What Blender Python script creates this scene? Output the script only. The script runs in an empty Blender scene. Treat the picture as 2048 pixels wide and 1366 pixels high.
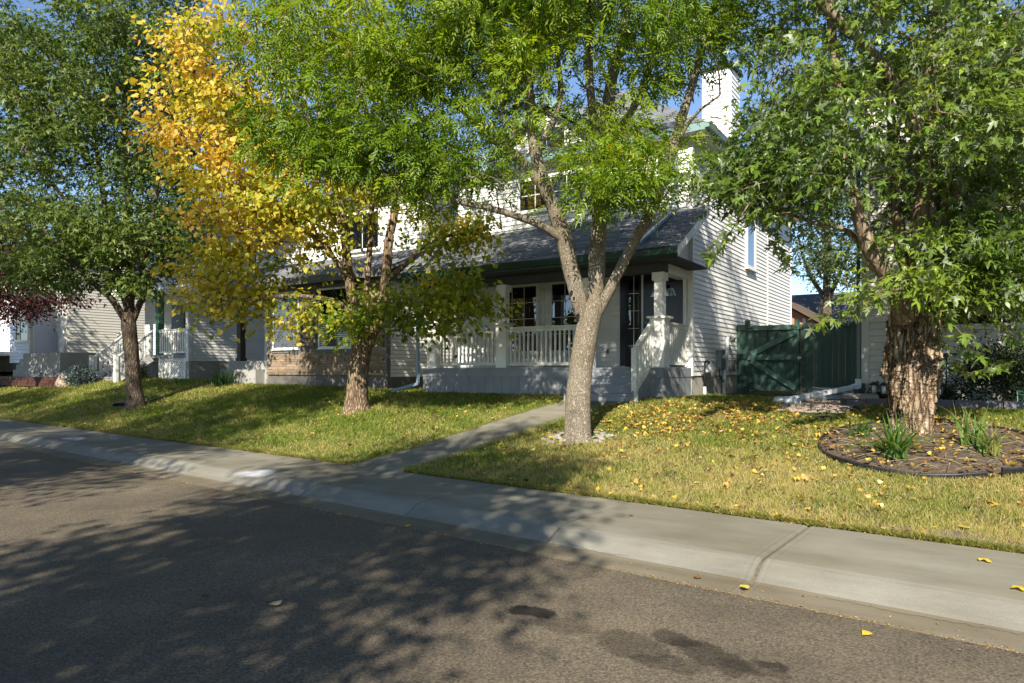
import bpy, math, random
import numpy as np
from mathutils import Vector, Matrix
random.seed(7)
RNG = np.random.default_rng(11)
SC = bpy.context.scene
COL = SC.collection

# ------------------------------------------------------------------ camera
YAW = math.radians(33.4)          # the camera looks this far left of the houses' depth axis (+Y)
FPX, CX, HY = 1380.0, 1024.0, 739.0   # focal length and horizon in pixels of a 2048 wide picture
CAMZ = 1.6
cam_d = bpy.data.cameras.new('camera')
cam = bpy.data.objects.new('camera', cam_d)
COL.objects.link(cam)
SC.camera = cam
cam.location = (0, 0, CAMZ)
cam.rotation_euler = (math.pi/2, 0, YAW)
cam_d.sensor_width = 36.0
cam_d.lens = 36.0*FPX/2048.0
cam_d.shift_y = (HY-683.0)/2048.0
cam_d.clip_start = 0.05
cam_d.clip_end = 3000.0

# ------------------------------------------------------------------ sky, sun, exposure
SUN_AZ, SUN_EL = math.radians(20.0), math.radians(36.5)
world = bpy.data.worlds.new('World')
SC.world = world
world.use_nodes = True
wn = world.node_tree
wn.nodes.clear()
w_out = wn.nodes.new('ShaderNodeOutputWorld')
w_bg = wn.nodes.new('ShaderNodeBackground')
w_sky = wn.nodes.new('ShaderNodeTexSky')
w_sky.sky_type = 'NISHITA'
w_sky.sun_disc = False
w_sky.sun_elevation = SUN_EL
w_sky.sun_rotation = math.pi - SUN_AZ
w_sky.altitude = 1500
w_sky.air_density = 1.0
w_sky.dust_density = 0.15
w_sky.ozone_density = 2.6
w_bg.inputs[1].default_value = 0.10
wn.links.new(w_sky.outputs[0], w_bg.inputs[0])
wn.links.new(w_bg.outputs[0], w_out.inputs[0])
sun_d = bpy.data.lights.new('sun', 'SUN')
sun_d.energy = 5.0
sun_d.angle = math.radians(0.53)
sun_d.color = (1.0, 0.935, 0.80)
sun = bpy.data.objects.new('sun', sun_d)
COL.objects.link(sun)
LDIR = Vector((-math.sin(SUN_AZ)*math.cos(SUN_EL), math.cos(SUN_AZ)*math.cos(SUN_EL), -math.sin(SUN_EL)))
sun.rotation_euler = LDIR.to_track_quat('-Z', 'Y').to_euler()
SC.view_settings.view_transform = 'Standard'
SC.view_settings.look = 'None'
SC.view_settings.gamma = 1.0
SC.view_settings.use_curve_mapping = False
SC.view_settings.exposure = 1.08
SC.render.engine = 'CYCLES'
SC.cycles.use_denoising = True
SC.cycles.max_bounces = 7
SC.cycles.diffuse_bounces = 4
SC.cycles.transmission_bounces = 6
SC.cycles.transparent_max_bounces = 8

# ------------------------------------------------------------------ geometry of the place
CR, SR = math.cos(YAW), math.sin(YAW)
def at(px, py, Z):
    """the world point that lies Z metres in front of the camera along this photo ray"""
    xc = (px-CX)/FPX*Z
    return Vector((xc*CR - Z*SR, xc*SR + Z*CR, CAMZ + (HY-py)/FPX*Z))
def proj(p):
    p = np.asarray(p, float)
    xc = p[..., 0]*CR + p[..., 1]*SR
    Z = -p[..., 0]*SR + p[..., 1]*CR
    Zs = np.where(np.abs(Z) < 1e-6, 1e-6, Z)
    return CX + FPX*xc/Zs, HY - FPX*(p[..., 2]-CAMZ)/Zs, Z
SK = 0.08                                   # the street runs a little askew to the houses
NS = math.sqrt(1+SK*SK)
def nn(x, y): return (y + SK*x)/NS          # distance across the street
def ss(x, y): return (x - SK*y)/NS          # distance along the street
def sn(s, n): return ((s + SK*n)/NS, (n - SK*s)/NS)
N_EDGE, N_GUT, N_CURB, N_BACK = 4.84, 5.16, 5.42, 6.76
def zg(x, y):
    """height of the lawn and of the street"""
    x = np.asarray(x, float); y = np.asarray(y, float)
    n = nn(x, y)
    street = np.interp(n, [-100, N_EDGE, N_GUT, N_CURB, N_BACK], [0, 0, 0.02, 0.13, 0.155])
    t = np.clip((n-N_BACK)/5.2, 0, 1)
    S = 0.7*t + 0.3*(3*t*t-2*t**3)
    left = 0.017*np.clip(-x-12, 0, 30)*np.clip(t*1.3, 0, 1)
    und = 0.02*np.sin(x*0.7+y*0.4)*np.sin(y*0.9-x*0.2)*np.clip(t*4, 0, 1)*np.clip((1-t)*4, 0.3, 1)
    lawn = 0.165 + 0.84*S + left + und
    return np.where(n > N_BACK, lawn, street)
def G(px, py, lift=0.0):
    """where a photo ray meets the ground"""
    Z = 3.0
    a = at(px, py, 1.0) - Vector((0, 0, CAMZ))
    lo = None
    for i in range(2000):
        p = a*Z; z = CAMZ + p.z
        if z <= float(zg(p.x, p.y)):
            break
        Z += 0.02
    p = a*Z
    return Vector((p.x, p.y, float(zg(p.x, p.y))+lift))

# ------------------------------------------------------------------ helpers
def link(o, parent=None):
    COL.objects.link(o)
    if parent is not None:
        o.parent = parent
    return o
def tag(o, label=None, cat=None, group=None, kind=None):
    if label: o['label'] = label
    if cat: o['category'] = cat
    if group: o['group'] = group
    if kind: o['kind'] = kind
    return o
def mesh_np(name, V, F, mat=None, attr=None, smooth=False):
    """a mesh from numpy arrays; every row of F is one face"""
    V = np.ascontiguousarray(V, np.float32); F = np.ascontiguousarray(F, np.int32)
    me = bpy.data.meshes.new(name)
    me.vertices.add(len(V)); me.vertices.foreach_set('co', V.ravel())
    k = F.shape[1]
    me.loops.add(F.size); me.loops.foreach_set('vertex_index', F.ravel())
    me.polygons.add(len(F))
    me.polygons.foreach_set('loop_start', np.arange(0, F.size, k, dtype=np.int32))
    me.polygons.foreach_set('loop_total', np.full(len(F), k, np.int32))
    if smooth:
        me.polygons.foreach_set('use_smooth', np.ones(len(F), bool))
    if attr is not None:
        for an, av in attr.items():
            a = me.attributes.new(an, 'FLOAT', 'POINT')
            a.data.foreach_set('value', np.ascontiguousarray(av, np.float32))
    me.update(calc_edges=True)
    if mat: me.materials.append(mat)
    return me
class MB:
    """collects boxes, prisms, tubes and sheets in world coordinates"""
    def __init__(s): s.v = []; s.f = []; s.sm = []
    def add(s, vs, fs, smooth=False):
        o = len(s.v); s.v += [tuple(v) for v in vs]
        for f in fs: s.f.append([i+o for i in f]); s.sm.append(smooth)
        return s
    def box(s, x0, x1, y0, y1, z0, z1):
        if x0 > x1: x0, x1 = x1, x0
        if y0 > y1: y0, y1 = y1, y0
        if z0 > z1: z0, z1 = z1, z0
        return s.add([(x0,y0,z0),(x1,y0,z0),(x1,y1,z0),(x0,y1,z0),(x0,y0,z1),(x1,y0,z1),(x1,y1,z1),(x0,y1,z1)],
              [(3,2,1,0),(4,5,6,7),(0,1,5,4),(1,2,6,5),(2,3,7,6),(3,0,4,7)])
    def bar(s, a, b, w, h, up=(0,0,1)):
        """a straight bar from a to b, w wide and h high"""
        a = Vector(a); b = Vector(b); d = (b-a).normalized(); up = Vector(up)
        sd = d.cross(up).normalized(); u = sd.cross(d)
        vs = []
        for p in (a, b):
            for i, j in ((-1,-1),(1,-1),(1,1),(-1,1)): vs.append(p + sd*(w/2*i) + u*(h/2*j))
        return s.add(vs, [(3,2,1,0),(4,5,6,7),(0,1,5,4),(1,2,6,5),(2,3,7,6),(3,0,4,7)])
    def prism(s, poly, axis, a0, a1):
        """poly in the two other axes (order x,y,z without axis) pushed along axis"""
        n = len(poly); vs = []
        for a in (a0, a1):
            for p in poly:
                q = list(p); q.insert(axis, a); vs.append(tuple(q))
        return s.add(vs, [tuple(range(n))[::-1], tuple(range(n, 2*n))] + [(i, (i+1) % n, n+(i+1) % n, n+i) for i in range(n)])
    def tube(s, pts, rad, k=8, cap=True, smooth=True):
        V, F = tube_np(pts, rad, k)
        s.add([tuple(v) for v in V], [tuple(f) for f in F], smooth)
        if cap:
            n = len(pts); o = len(s.v)-len(V)
            s.f.append([o+i for i in range(k)][::-1]); s.sm.append(False)
            s.f.append([o+(n-1)*k+i for i in range(k)]); s.sm.append(False)
        return s
    def lathe(s, prof, c, k=16):
        vs = []; fs = []
        for r, z in prof:
            for i in range(k):
                a = 2*math.pi*i/k; vs.append((c[0]+r*math.cos(a), c[1]+r*math.sin(a), c[2]+z))
        for j in range(len(prof)-1):
            for i in range(k):
                fs.append((j*k+i, j*k+(i+1) % k, (j+1)*k+(i+1) % k, (j+1)*k+i))
        fs.append(tuple(range(k))[::-1]); fs.append(tuple(range((len(prof)-1)*k, len(prof)*k)))
        return s.add(vs, fs, True)
    def mesh(s, name, mat, org=(0,0,0)):
        me = bpy.data.meshes.new(name)
        me.from_pydata([(v[0]-org[0], v[1]-org[1], v[2]-org[2]) for v in s.v], [], s.f)
        me.polygons.foreach_set('use_smooth', s.sm)
        me.update()
        if mat: me.materials.append(mat)
        return me
def tube_np(pts, rad, k=8):
    P = np.array([tuple(p) for p in pts], float); R = np.array(rad, float)
    T = np.gradient(P, axis=0); T /= np.linalg.norm(T, axis=1)[:, None]+1e-9
    ref = np.array([1.0, 0.13, 0.07])
    if abs(T[0] @ ref) > 0.8: ref = np.array([0.1, 1.0, 0.05])
    V = []
    for i in range(len(P)):
        s_ = np.cross(T[i], ref); s_ /= np.linalg.norm(s_)+1e-9
        u_ = np.cross(s_, T[i]); ref = np.cross(T[i], s_)*-1 if False else ref
        a = np.arange(k)*2*math.pi/k
        V.append(P[i] + R[i]*(np.cos(a)[:, None]*s_ + np.sin(a)[:, None]*u_))
    V = np.concatenate(V)
    F = []
    for j in range(len(P)-1):
        for i in range(k):
            F.append((j*k+i, j*k+(i+1) % k, (j+1)*k+(i+1) % k, (j+1)*k+i))
    return V, np.array(F)
def smooth_path(P, R, sub=4):
    """Catmull-Rom through points with radii"""
    P = np.array([tuple(p) for p in P], float); R = np.array(R, float)
    Q = np.vstack([2*P[0]-P[1], P, 2*P[-1]-P[-2]])
    out = []; rr = []
    for i in range(len(P)-1):
        p0, p1, p2, p3 = Q[i], Q[i+1], Q[i+2], Q[i+3]
        for t in np.arange(sub)/sub:
            out.append(0.5*((2*p1)+(-p0+p2)*t+(2*p0-5*p1+4*p2-p3)*t*t+(-p0+3*p1-3*p2+p3)*t**3)); rr.append(R[i]*(1-t)+R[i+1]*t)
    out.append(P[-1]); rr.append(R[-1])
    return np.array(out), np.array(rr)
class Thing:
    """an Empty at the base of a thing; parts are meshes in coordinates relative to it"""
    def __init__(s, name, label, cat, loc, group=None, kind=None):
        s.loc = Vector(loc); s.o = bpy.data.objects.new(name, None); s.o.location = s.loc
        s.o.empty_display_size = 0.2
        link(s.o); tag(s.o, label, cat, group, kind)
    def part(s, name, mb, mat, parent=None, label=None, kind=None):
        me = mb.mesh(name, mat, s.loc) if isinstance(mb, MB) else mb
        o = bpy.data.objects.new(name, me); link(o, parent or s.o); tag(o, label, kind=kind)
        return o
    def piece(s, name, me, wpos, parent=None, rot=None, scale=None, kind=None):
        o = bpy.data.objects.new(name, me); link(o, parent or s.o)
        o.location = Vector(wpos)-s.loc
        if rot: o.rotation_euler = rot
        if scale: o.scale = scale
        if kind: o['kind'] = kind
        return o
def single(name, mb, mat, label, cat, loc=None, group=None, kind=None):
    """a thing that is one mesh"""
    loc = Vector(loc) if loc is not None else Vector((0,0,0))
    me = mb.mesh(name, mat, loc) if isinstance(mb, MB) else mb
    o = bpy.data.objects.new(name, me); o.location = loc; link(o); tag(o, label, cat, group, kind)
    return o

# ------------------------------------------------------------------ materials
def newmat(name):
    m = bpy.data.materials.new(name); m.use_nodes = True
    nt = m.node_tree; b = nt.nodes['Principled BSDF']
    return m, nt, b
def N(nt, t, **kw):
    n = nt.nodes.new(t)
    for k, v in kw.items():
        if k.startswith('i_'):
            key = k[2:]; n.inputs[int(key) if key.isdigit() else key].default_value = v
        else: setattr(n, k, v)
    return n
def ramp(nt, stops, interp='LINEAR'):
    r = nt.nodes.new('ShaderNodeValToRGB'); cr = r.color_ramp; cr.interpolation = interp
    while len(cr.elements) > 1: cr.elements.remove(cr.elements[-1])
    cr.elements[0].position = stops[0][0]; cr.elements[0].color = (*stops[0][1], 1)
    for p, c in stops[1:]:
        e = cr.elements.new(p); e.color = (*c, 1)
    return r
def mul(c, k): return tuple(min(1.0, x*k) for x in c)
def paint(name, col, rough=0.55, var=0.12, scale=3.0, bump=0.0, bscale=60.0, spec=0.4, stretch=(1,1,1), dirt=None, metal=0.0, coords='Object', island=0.0):
    """a plain surface with wear: slow and fine colour variation, optional bump and dirt streaks"""
    m, nt, b = newmat(name); L = nt.links.new
    tc = N(nt, 'ShaderNodeTexCoord'); mp = N(nt, 'ShaderNodeMapping'); mp.inputs['Scale'].default_value = stretch
    geo = N(nt, 'ShaderNodeNewGeometry')
    L(geo.outputs['Position'] if coords == 'World' else tc.outputs[coords], mp.inputs[0])
    n1 = N(nt, 'ShaderNodeTexNoise', i_Scale=scale, i_Detail=6.0, i_Roughness=0.62); L(mp.outputs[0], n1.inputs['Vector'])
    r = ramp(nt, [(0.25, mul(col, 1-var)), (0.5, col), (0.8, mul(col, 1+var*0.7))]); L(n1.outputs[0], r.inputs[0])
    src = r.outputs[0]
    if dirt:
        n2 = N(nt, 'ShaderNodeTexNoise', i_Scale=scale*0.7, i_Detail=8.0, i_Roughness=0.7); L(mp.outputs[0], n2.inputs['Vector'])
        r2 = ramp(nt, [(0.5, (0,0,0)), (0.72, (1,1,1))]); L(n2.outputs[0], r2.inputs[0])
        mx = N(nt, 'ShaderNodeMix', data_type='RGBA'); mm = N(nt, 'ShaderNodeMath', operation='MULTIPLY', i_1=dirt[1]); L(r2.outputs[0], mm.inputs[0])
        L(mm.outputs[0], mx.inputs[0]); L(src, mx.inputs[6]); mx.inputs[7].default_value = (*dirt[0], 1); src = mx.outputs[2]
    if island:
        hs = N(nt, 'ShaderNodeHueSaturation'); oi = N(nt, 'ShaderNodeObjectInfo')
        mr = N(nt, 'ShaderNodeMapRange'); mr.inputs[3].default_value = 1-island; mr.inputs[4].default_value = 1+island
        L(oi.outputs['Random'], mr.inputs[0]); L(mr.outputs[0], hs.inputs['Value']); L(src, hs.inputs['Color']); src = hs.outputs[0]
    L(src, b.inputs['Base Color'])
    b.inputs['Roughness'].default_value = rough; b.inputs['Specular IOR Level'].default_value = spec; b.inputs['Metallic'].default_value = metal
    if bump:
        n3 = N(nt, 'ShaderNodeTexNoise', i_Scale=bscale, i_Detail=4.0); L(mp.outputs[0], n3.inputs['Vector'])
        bp = N(nt, 'ShaderNodeBump', i_Strength=bump, i_Distance=0.01); L(n3.outputs[0], bp.inputs['Height']); L(bp.outputs[0], b.inputs['Normal'])
    return m
def leafmat(name, stops, trans=0.35, rough=0.5, back=None, tmul=1.5):
    """a leaf: colour by the leaf's own tint, light shining through it"""
    m, nt, b = newmat(name); L = nt.links.new
    at_ = N(nt, 'ShaderNodeAttribute', attribute_name='tint')
    r = ramp(nt, stops); L(at_.outputs['Fac'], r.inputs[0]); src = r.outputs[0]
    if back:
        geo = N(nt, 'ShaderNodeNewGeometry'); mx = N(nt, 'ShaderNodeMix', data_type='RGBA')
        mm = N(nt, 'ShaderNodeMath', operation='MULTIPLY', i_1=back[1]); L(geo.outputs['Backfacing'], mm.inputs[0])
        L(mm.outputs[0], mx.inputs[0]); L(src, mx.inputs[6]); mx.inputs[7].default_value = (*back[0], 1); src = mx.outputs[2]
    L(src, b.inputs['Base Color']); b.inputs['Roughness'].default_value = rough; b.inputs['Specular IOR Level'].default_value = 0.38
    tr = N(nt, 'ShaderNodeBsdfTranslucent'); g = N(nt, 'ShaderNodeMix', data_type='RGBA', blend_type='MULTIPLY'); g.inputs[0].default_value = 1.0
    L(r.outputs[0], g.inputs[6]); g.inputs[7].default_value = (tmul*1.08, tmul, tmul*0.45, 1)
    L(g.outputs[2], tr.inputs[0])
    ms = N(nt, 'ShaderNodeMixShader'); ms.inputs[0].default_value = trans
    L(b.outputs[0], ms.inputs[1]); L(tr.outputs[0], ms.inputs[2])
    L(ms.outputs[0], nt.nodes['Material Output'].inputs[0])
    return m
def barkmat(name, c0, c1, c2, scale=9.0, zs=0.22, bump=0.9, dist=0.03):
    m, nt, b = newmat(name); L = nt.links.new
    geo = N(nt, 'ShaderNodeNewGeometry'); mp = N(nt, 'ShaderNodeMapping'); mp.inputs['Scale'].default_value = (1, 1, zs)
    L(geo.outputs['Position'], mp.inputs[0])
    n0 = N(nt, 'ShaderNodeTexNoise', i_Scale=scale*0.5, i_Detail=3.0); L(mp.outputs[0], n0.inputs['Vector'])
    ad = N(nt, 'ShaderNodeMix', data_type='VECTOR'); ad.inputs[0].default_value = 0.12; L(mp.outputs[0], ad.inputs[4]); L(n0.outputs['Color'], ad.inputs[5])
    vo = N(nt, 'ShaderNodeTexVoronoi', feature='DISTANCE_TO_EDGE', i_Scale=scale*2.2); L(ad.outputs[1], vo.inputs['Vector'])
    n1 = N(nt, 'ShaderNodeTexNoise', i_Scale=scale*4, i_Detail=8.0, i_Roughness=0.7); L(mp.outputs[0], n1.inputs['Vector'])
    n2 = N(nt, 'ShaderNodeTexNoise', i_Scale=2.2, i_Detail=4.0); L(geo.outputs['Position'], n2.inputs['Vector'])
    cr = ramp(nt, [(0.0, c0), (0.14, c1), (0.5, c2)]); L(vo.outputs[0], cr.inputs[0])
    mx = N(nt, 'ShaderNodeMix', data_type='RGBA', blend_type='MULTIPLY'); mx.inputs[0].default_value = 0.75
    r1 = ramp(nt, [(0.3, (0.5,0.48,0.45)), (0.65, (1.1,1.08,1.05))]); L(n1.outputs[0], r1.inputs[0])
    L(cr.outputs[0], mx.inputs[6]); L(r1.outputs[0], mx.inputs[7])
    mx2 = N(nt, 'ShaderNodeMix', data_type='RGBA', blend_type='MULTIPLY'); mx2.inputs[0].default_value = 0.6
    r2 = ramp(nt, [(0.35, (0.72,0.66,0.58)), (0.65, (1.1,1.1,1.1))]); L(n2.outputs[0], r2.inputs[0])
    L(mx.outputs[2], mx2.inputs[6]); L(r2.outputs[0], mx2.inputs[7])
    L(mx2.outputs[2], b.inputs['Base Color']); b.inputs['Roughness'].default_value = 0.9; b.inputs['Specular IOR Level'].default_value = 0.15
    mr = N(nt, 'ShaderNodeMapRange'); mr.inputs[2].default_value = 0.25; L(vo.outputs[0], mr.inputs[0])
    am = N(nt, 'ShaderNodeMath', operation='MULTIPLY_ADD', i_1=0.5); L(n1.outputs[0], am.inputs[0]); L(mr.outputs[0], am.inputs[2])
    bp = N(nt, 'ShaderNodeBump', i_Strength=bump, i_Distance=dist); L(am.outputs[0], bp.inputs['Height']); L(bp.outputs[0], b.inputs['Normal'])
    return m
M = {}
M['siding'] = paint('white_vinyl', (0.82,0.81,0.785), 0.5, 0.05, 1.5, 0.15, 120, dirt=((0.6,0.57,0.50), 0.22), coords='World', island=0.03)
M['siding_cream'] = paint('cream_vinyl', (0.77,0.755,0.71), 0.5, 0.05, 1.5, 0.15, 120, dirt=((0.45,0.42,0.35), 0.25), coords='World', island=0.03)
M['siding_beige'] = paint('beige_vinyl', (0.50,0.47,0.415), 0.5, 0.05, 1.5, 0.15, 120, dirt=((0.36,0.33,0.27), 0.3), coords='World', island=0.03)
M['siding_tan'] = paint('tan_vinyl', (0.58,0.55,0.475), 0.5, 0.05, 1.5, 0.1, 120, coords='World', island=0.03)
M['siding_shade_blue'] = paint('shaded_white_vinyl', (0.60,0.62,0.66), 0.5, 0.05, 1.5, 0.1, 120, coords='World', island=0.03)  # white bay siding with its bluish shade put into the colour
M['trim'] = paint('white_trim', (0.78,0.77,0.74), 0.45, 0.05, 2.0, 0.05, 80, coords='World', dirt=((0.5,0.47,0.4), 0.2))
M['trim_weather'] = paint('weathered_white_paint', (0.66,0.65,0.60), 0.6, 0.14, 7.0, 0.3, 90, coords='World', dirt=((0.33,0.31,0.26), 0.5))
M['deck'] = paint('grey_deck_paint', (0.235,0.245,0.262), 0.6, 0.14, 3.0, 0.25, 70, coords='World', stretch=(1,1,0.4), dirt=((0.13,0.13,0.12), 0.5), island=0.08)
M['green'] = paint('dark_green_paint', (0.032,0.074,0.060), 0.5, 0.22, 4.0, 0.3, 50, coords='World', stretch=(4,4,0.5), dirt=((0.02,0.05,0.04), 0.6), island=0.14)
M['green_lit'] = paint('lit_green_paint', (0.072,0.150,0.122), 0.5, 0.2, 5.0, 0.3, 50, coords='World', island=0.1)  # gate green made lighter: sky light on rails and braces, as colour
M['green_metal'] = paint('green_gutter_enamel', (0.014,0.050,0.037), 0.28, 0.12, 3.0, spec=0.5, coords='World')
M['green_post'] = paint('sage_green_paint', (0.055,0.135,0.085), 0.5, 0.1, 3.0, coords='World')
M['soffit'] = paint('dark_soffit', (0.045,0.048,0.045), 0.6, 0.12, 6.0, coords='World')
M['door'] = paint('navy_door_paint', (0.010,0.013,0.030), 0.28, 0.1, 3.0, spec=0.5, coords='World')
M['found'] = paint('concrete_foundation', (0.36,0.34,0.30), 0.9, 0.2, 2.0, 0.5, 40, coords='World', dirt=((0.20,0.17,0.13), 0.6))
M['found_dark'] = paint('parged_foundation', (0.14,0.13,0.115), 0.9, 0.2, 2.0, 0.5, 40, coords='World', dirt=((0.10,0.09,0.08), 0.6))
M['conc_step'] = paint('concrete_step', (0.31,0.30,0.28), 0.9, 0.14, 3.0, 0.3, 60, coords='World', dirt=((0.28,0.26,0.22), 0.4))
M['shingle'] = paint('grey_asphalt_shingle', (0.165,0.170,0.182), 0.92, 0.35, 60.0, 0.6, 250, spec=0.2, coords='World', island=0.28)
M['shingle_far'] = paint('dark_asphalt_shingle', (0.075,0.074,0.075), 0.92, 0.35, 20.0, 0.4, 120, spec=0.2, coords='World', island=0.2)
M['black_metal'] = paint('black_metal', (0.012,0.012,0.013), 0.45, 0.2, 8.0, coords='World')
M['grey_metal'] = paint('grey_utility_metal', (0.22,0.23,0.235), 0.5, 0.15, 8.0, coords='World', metal=0.3)
M['meter'] = paint('meter_grey', (0.12,0.13,0.135), 0.5, 0.2, 9.0, coords='World')
M['galv'] = paint('galvanised_steel', (0.42,0.45,0.49), 0.38, 0.15, 9.0, coords='World', metal=0.75)
M['downspout'] = paint('white_downspout', (0.66,0.68,0.70), 0.35, 0.08, 6.0, coords='World', dirt=((0.4,0.38,0.33), 0.35))
M['downspout_blue_lit'] = paint('blue_lit_downspout', (0.23,0.31,0.40), 0.35, 0.08, 6.0, coords='World')  # the blue light falling on the downspout is part of this colour
M['teal'] = paint('teal_fascia', (0.19,0.29,0.28), 0.45, 0.06, 4.0, coords='World')
M['stone_trim'] = paint('grey_window_trim', (0.13,0.125,0.12), 0.55, 0.1, 5.0, coords='World')
M['dark_post'] = paint('charcoal_post', (0.060,0.055,0.048), 0.6, 0.15, 5.0, coords='World')
M['red_wood'] = paint('red_brown_timber', (0.065,0.022,0.014), 0.75, 0.25, 5.0, 0.4, 50, coords='World')
M['lattice_brown'] = paint('brown_lattice', (0.10,0.065,0.04), 0.8, 0.2, 6.0, coords='World')
M['rust_stucco'] = paint('terracotta_stucco', (0.47,0.19,0.10), 0.9, 0.1, 4.0, 0.3, 80, coords='World')
M['soil'] = paint('dark_mulch', (0.075,0.052,0.035), 0.95, 0.4, 22.0, 0.9, 60, coords='World', dirt=((0.24,0.16,0.10), 0.8))
M['plastic'] = paint('black_edging_plastic', (0.018,0.018,0.022), 0.42, 0.2, 6.0, 0.2, 60, coords='World')
M['boulder'] = paint('tan_boulder', (0.36,0.27,0.20), 0.9, 0.22, 5.0, 0.7, 25, coords='World')
M['pale_rock'] = paint('pale_rock', (0.24,0.215,0.185), 0.85, 0.15, 14.0, 0.4, 60, coords='World', island=0.15)
M['teal_metal'] = paint('teal_birdbath_enamel', (0.012,0.075,0.066), 0.35, 0.15, 8.0, coords='World', spec=0.5)
M['edge_stone'] = paint('charcoal_block', (0.115,0.105,0.115), 0.9, 0.2, 7.0, 0.6, 40, coords='World', island=0.2)
M['blind'] = paint('grey_blind', (0.09,0.10,0.11), 0.6, 0.05, 6.0, coords='World')
M['old_wood'] = paint('bare_wood_edge', (0.22,0.20,0.12), 0.8, 0.15, 6.0, coords='World')
M['rope'] = paint('wood_stake', (0.60,0.55,0.46), 0.8, 0.1, 6.0, coords='World')
def stonemat():
    m, nt, b = newmat('ledge_stone'); L = nt.links.new
    oi = N(nt, 'ShaderNodeObjectInfo'); geo = N(nt, 'ShaderNodeNewGeometry')
    r = ramp(nt, [(0, (0.20,0.145,0.10)), (0.3, (0.30,0.215,0.14)), (0.55, (0.235,0.20,0.165)), (0.8, (0.36,0.25,0.15)), (1, (0.17,0.15,0.13))]); L(oi.outputs['Random'], r.inputs[0])
    n1 = N(nt, 'ShaderNodeTexNoise', i_Scale=24.0, i_Detail=8.0, i_Roughness=0.7); L(geo.outputs['Position'], n1.inputs['Vector'])
    mx = N(nt, 'ShaderNodeMix', data_type='RGBA', blend_type='MULTIPLY'); mx.inputs[0].default_value = 0.8
    r1 = ramp(nt, [(0.3, (0.55,0.52,0.5)), (0.7, (1.2,1.18,1.15))]); L(n1.outputs[0], r1.inputs[0]); L(r.outputs[0], mx.inputs[6]); L(r1.outputs[0], mx.inputs[7])
    L(mx.outputs[2], b.inputs['Base Color']); b.inputs['Roughness'].default_value = 0.9
    bp = N(nt, 'ShaderNodeBump', i_Strength=0.6, i_Distance=0.012); L(n1.outputs[0], bp.inputs['Height']); L(bp.outputs[0], b.inputs['Normal'])
    return m
M['ledge'] = stonemat()
def glassmat(name, base, rough=0.02):
    m, nt, b = newmat(name)
    b.inputs['Base Color'].default_value = (*base, 1); b.inputs['Roughness'].default_value = rough
    b.inputs['Specular IOR Level'].default_value = 1.0; b.inputs['IOR'].default_value = 1.7
    b.inputs['Coat Weight'].default_value = 0.6; b.inputs['Coat Roughness'].default_value = 0.01
    geo = N(nt, 'ShaderNodeNewGeometry'); n1 = N(nt, 'ShaderNodeTexNoise', i_Scale=1.3, i_Detail=1.0); nt.links.new(geo.outputs['Position'], n1.inputs['Vector'])
    bp = N(nt, 'ShaderNodeBump', i_Strength=0.05, i_Distance=0.02); nt.links.new(n1.outputs[0], bp.inputs['Height']); nt.links.new(bp.outputs[0], b.inputs['Normal'])
    return m
M['glass'] = glassmat('dark_window_glass', (0.006,0.007,0.009))
M['lamp_glass'] = glassmat('frosted_lantern_glass', (0.45,0.45,0.42), 0.35)
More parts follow.
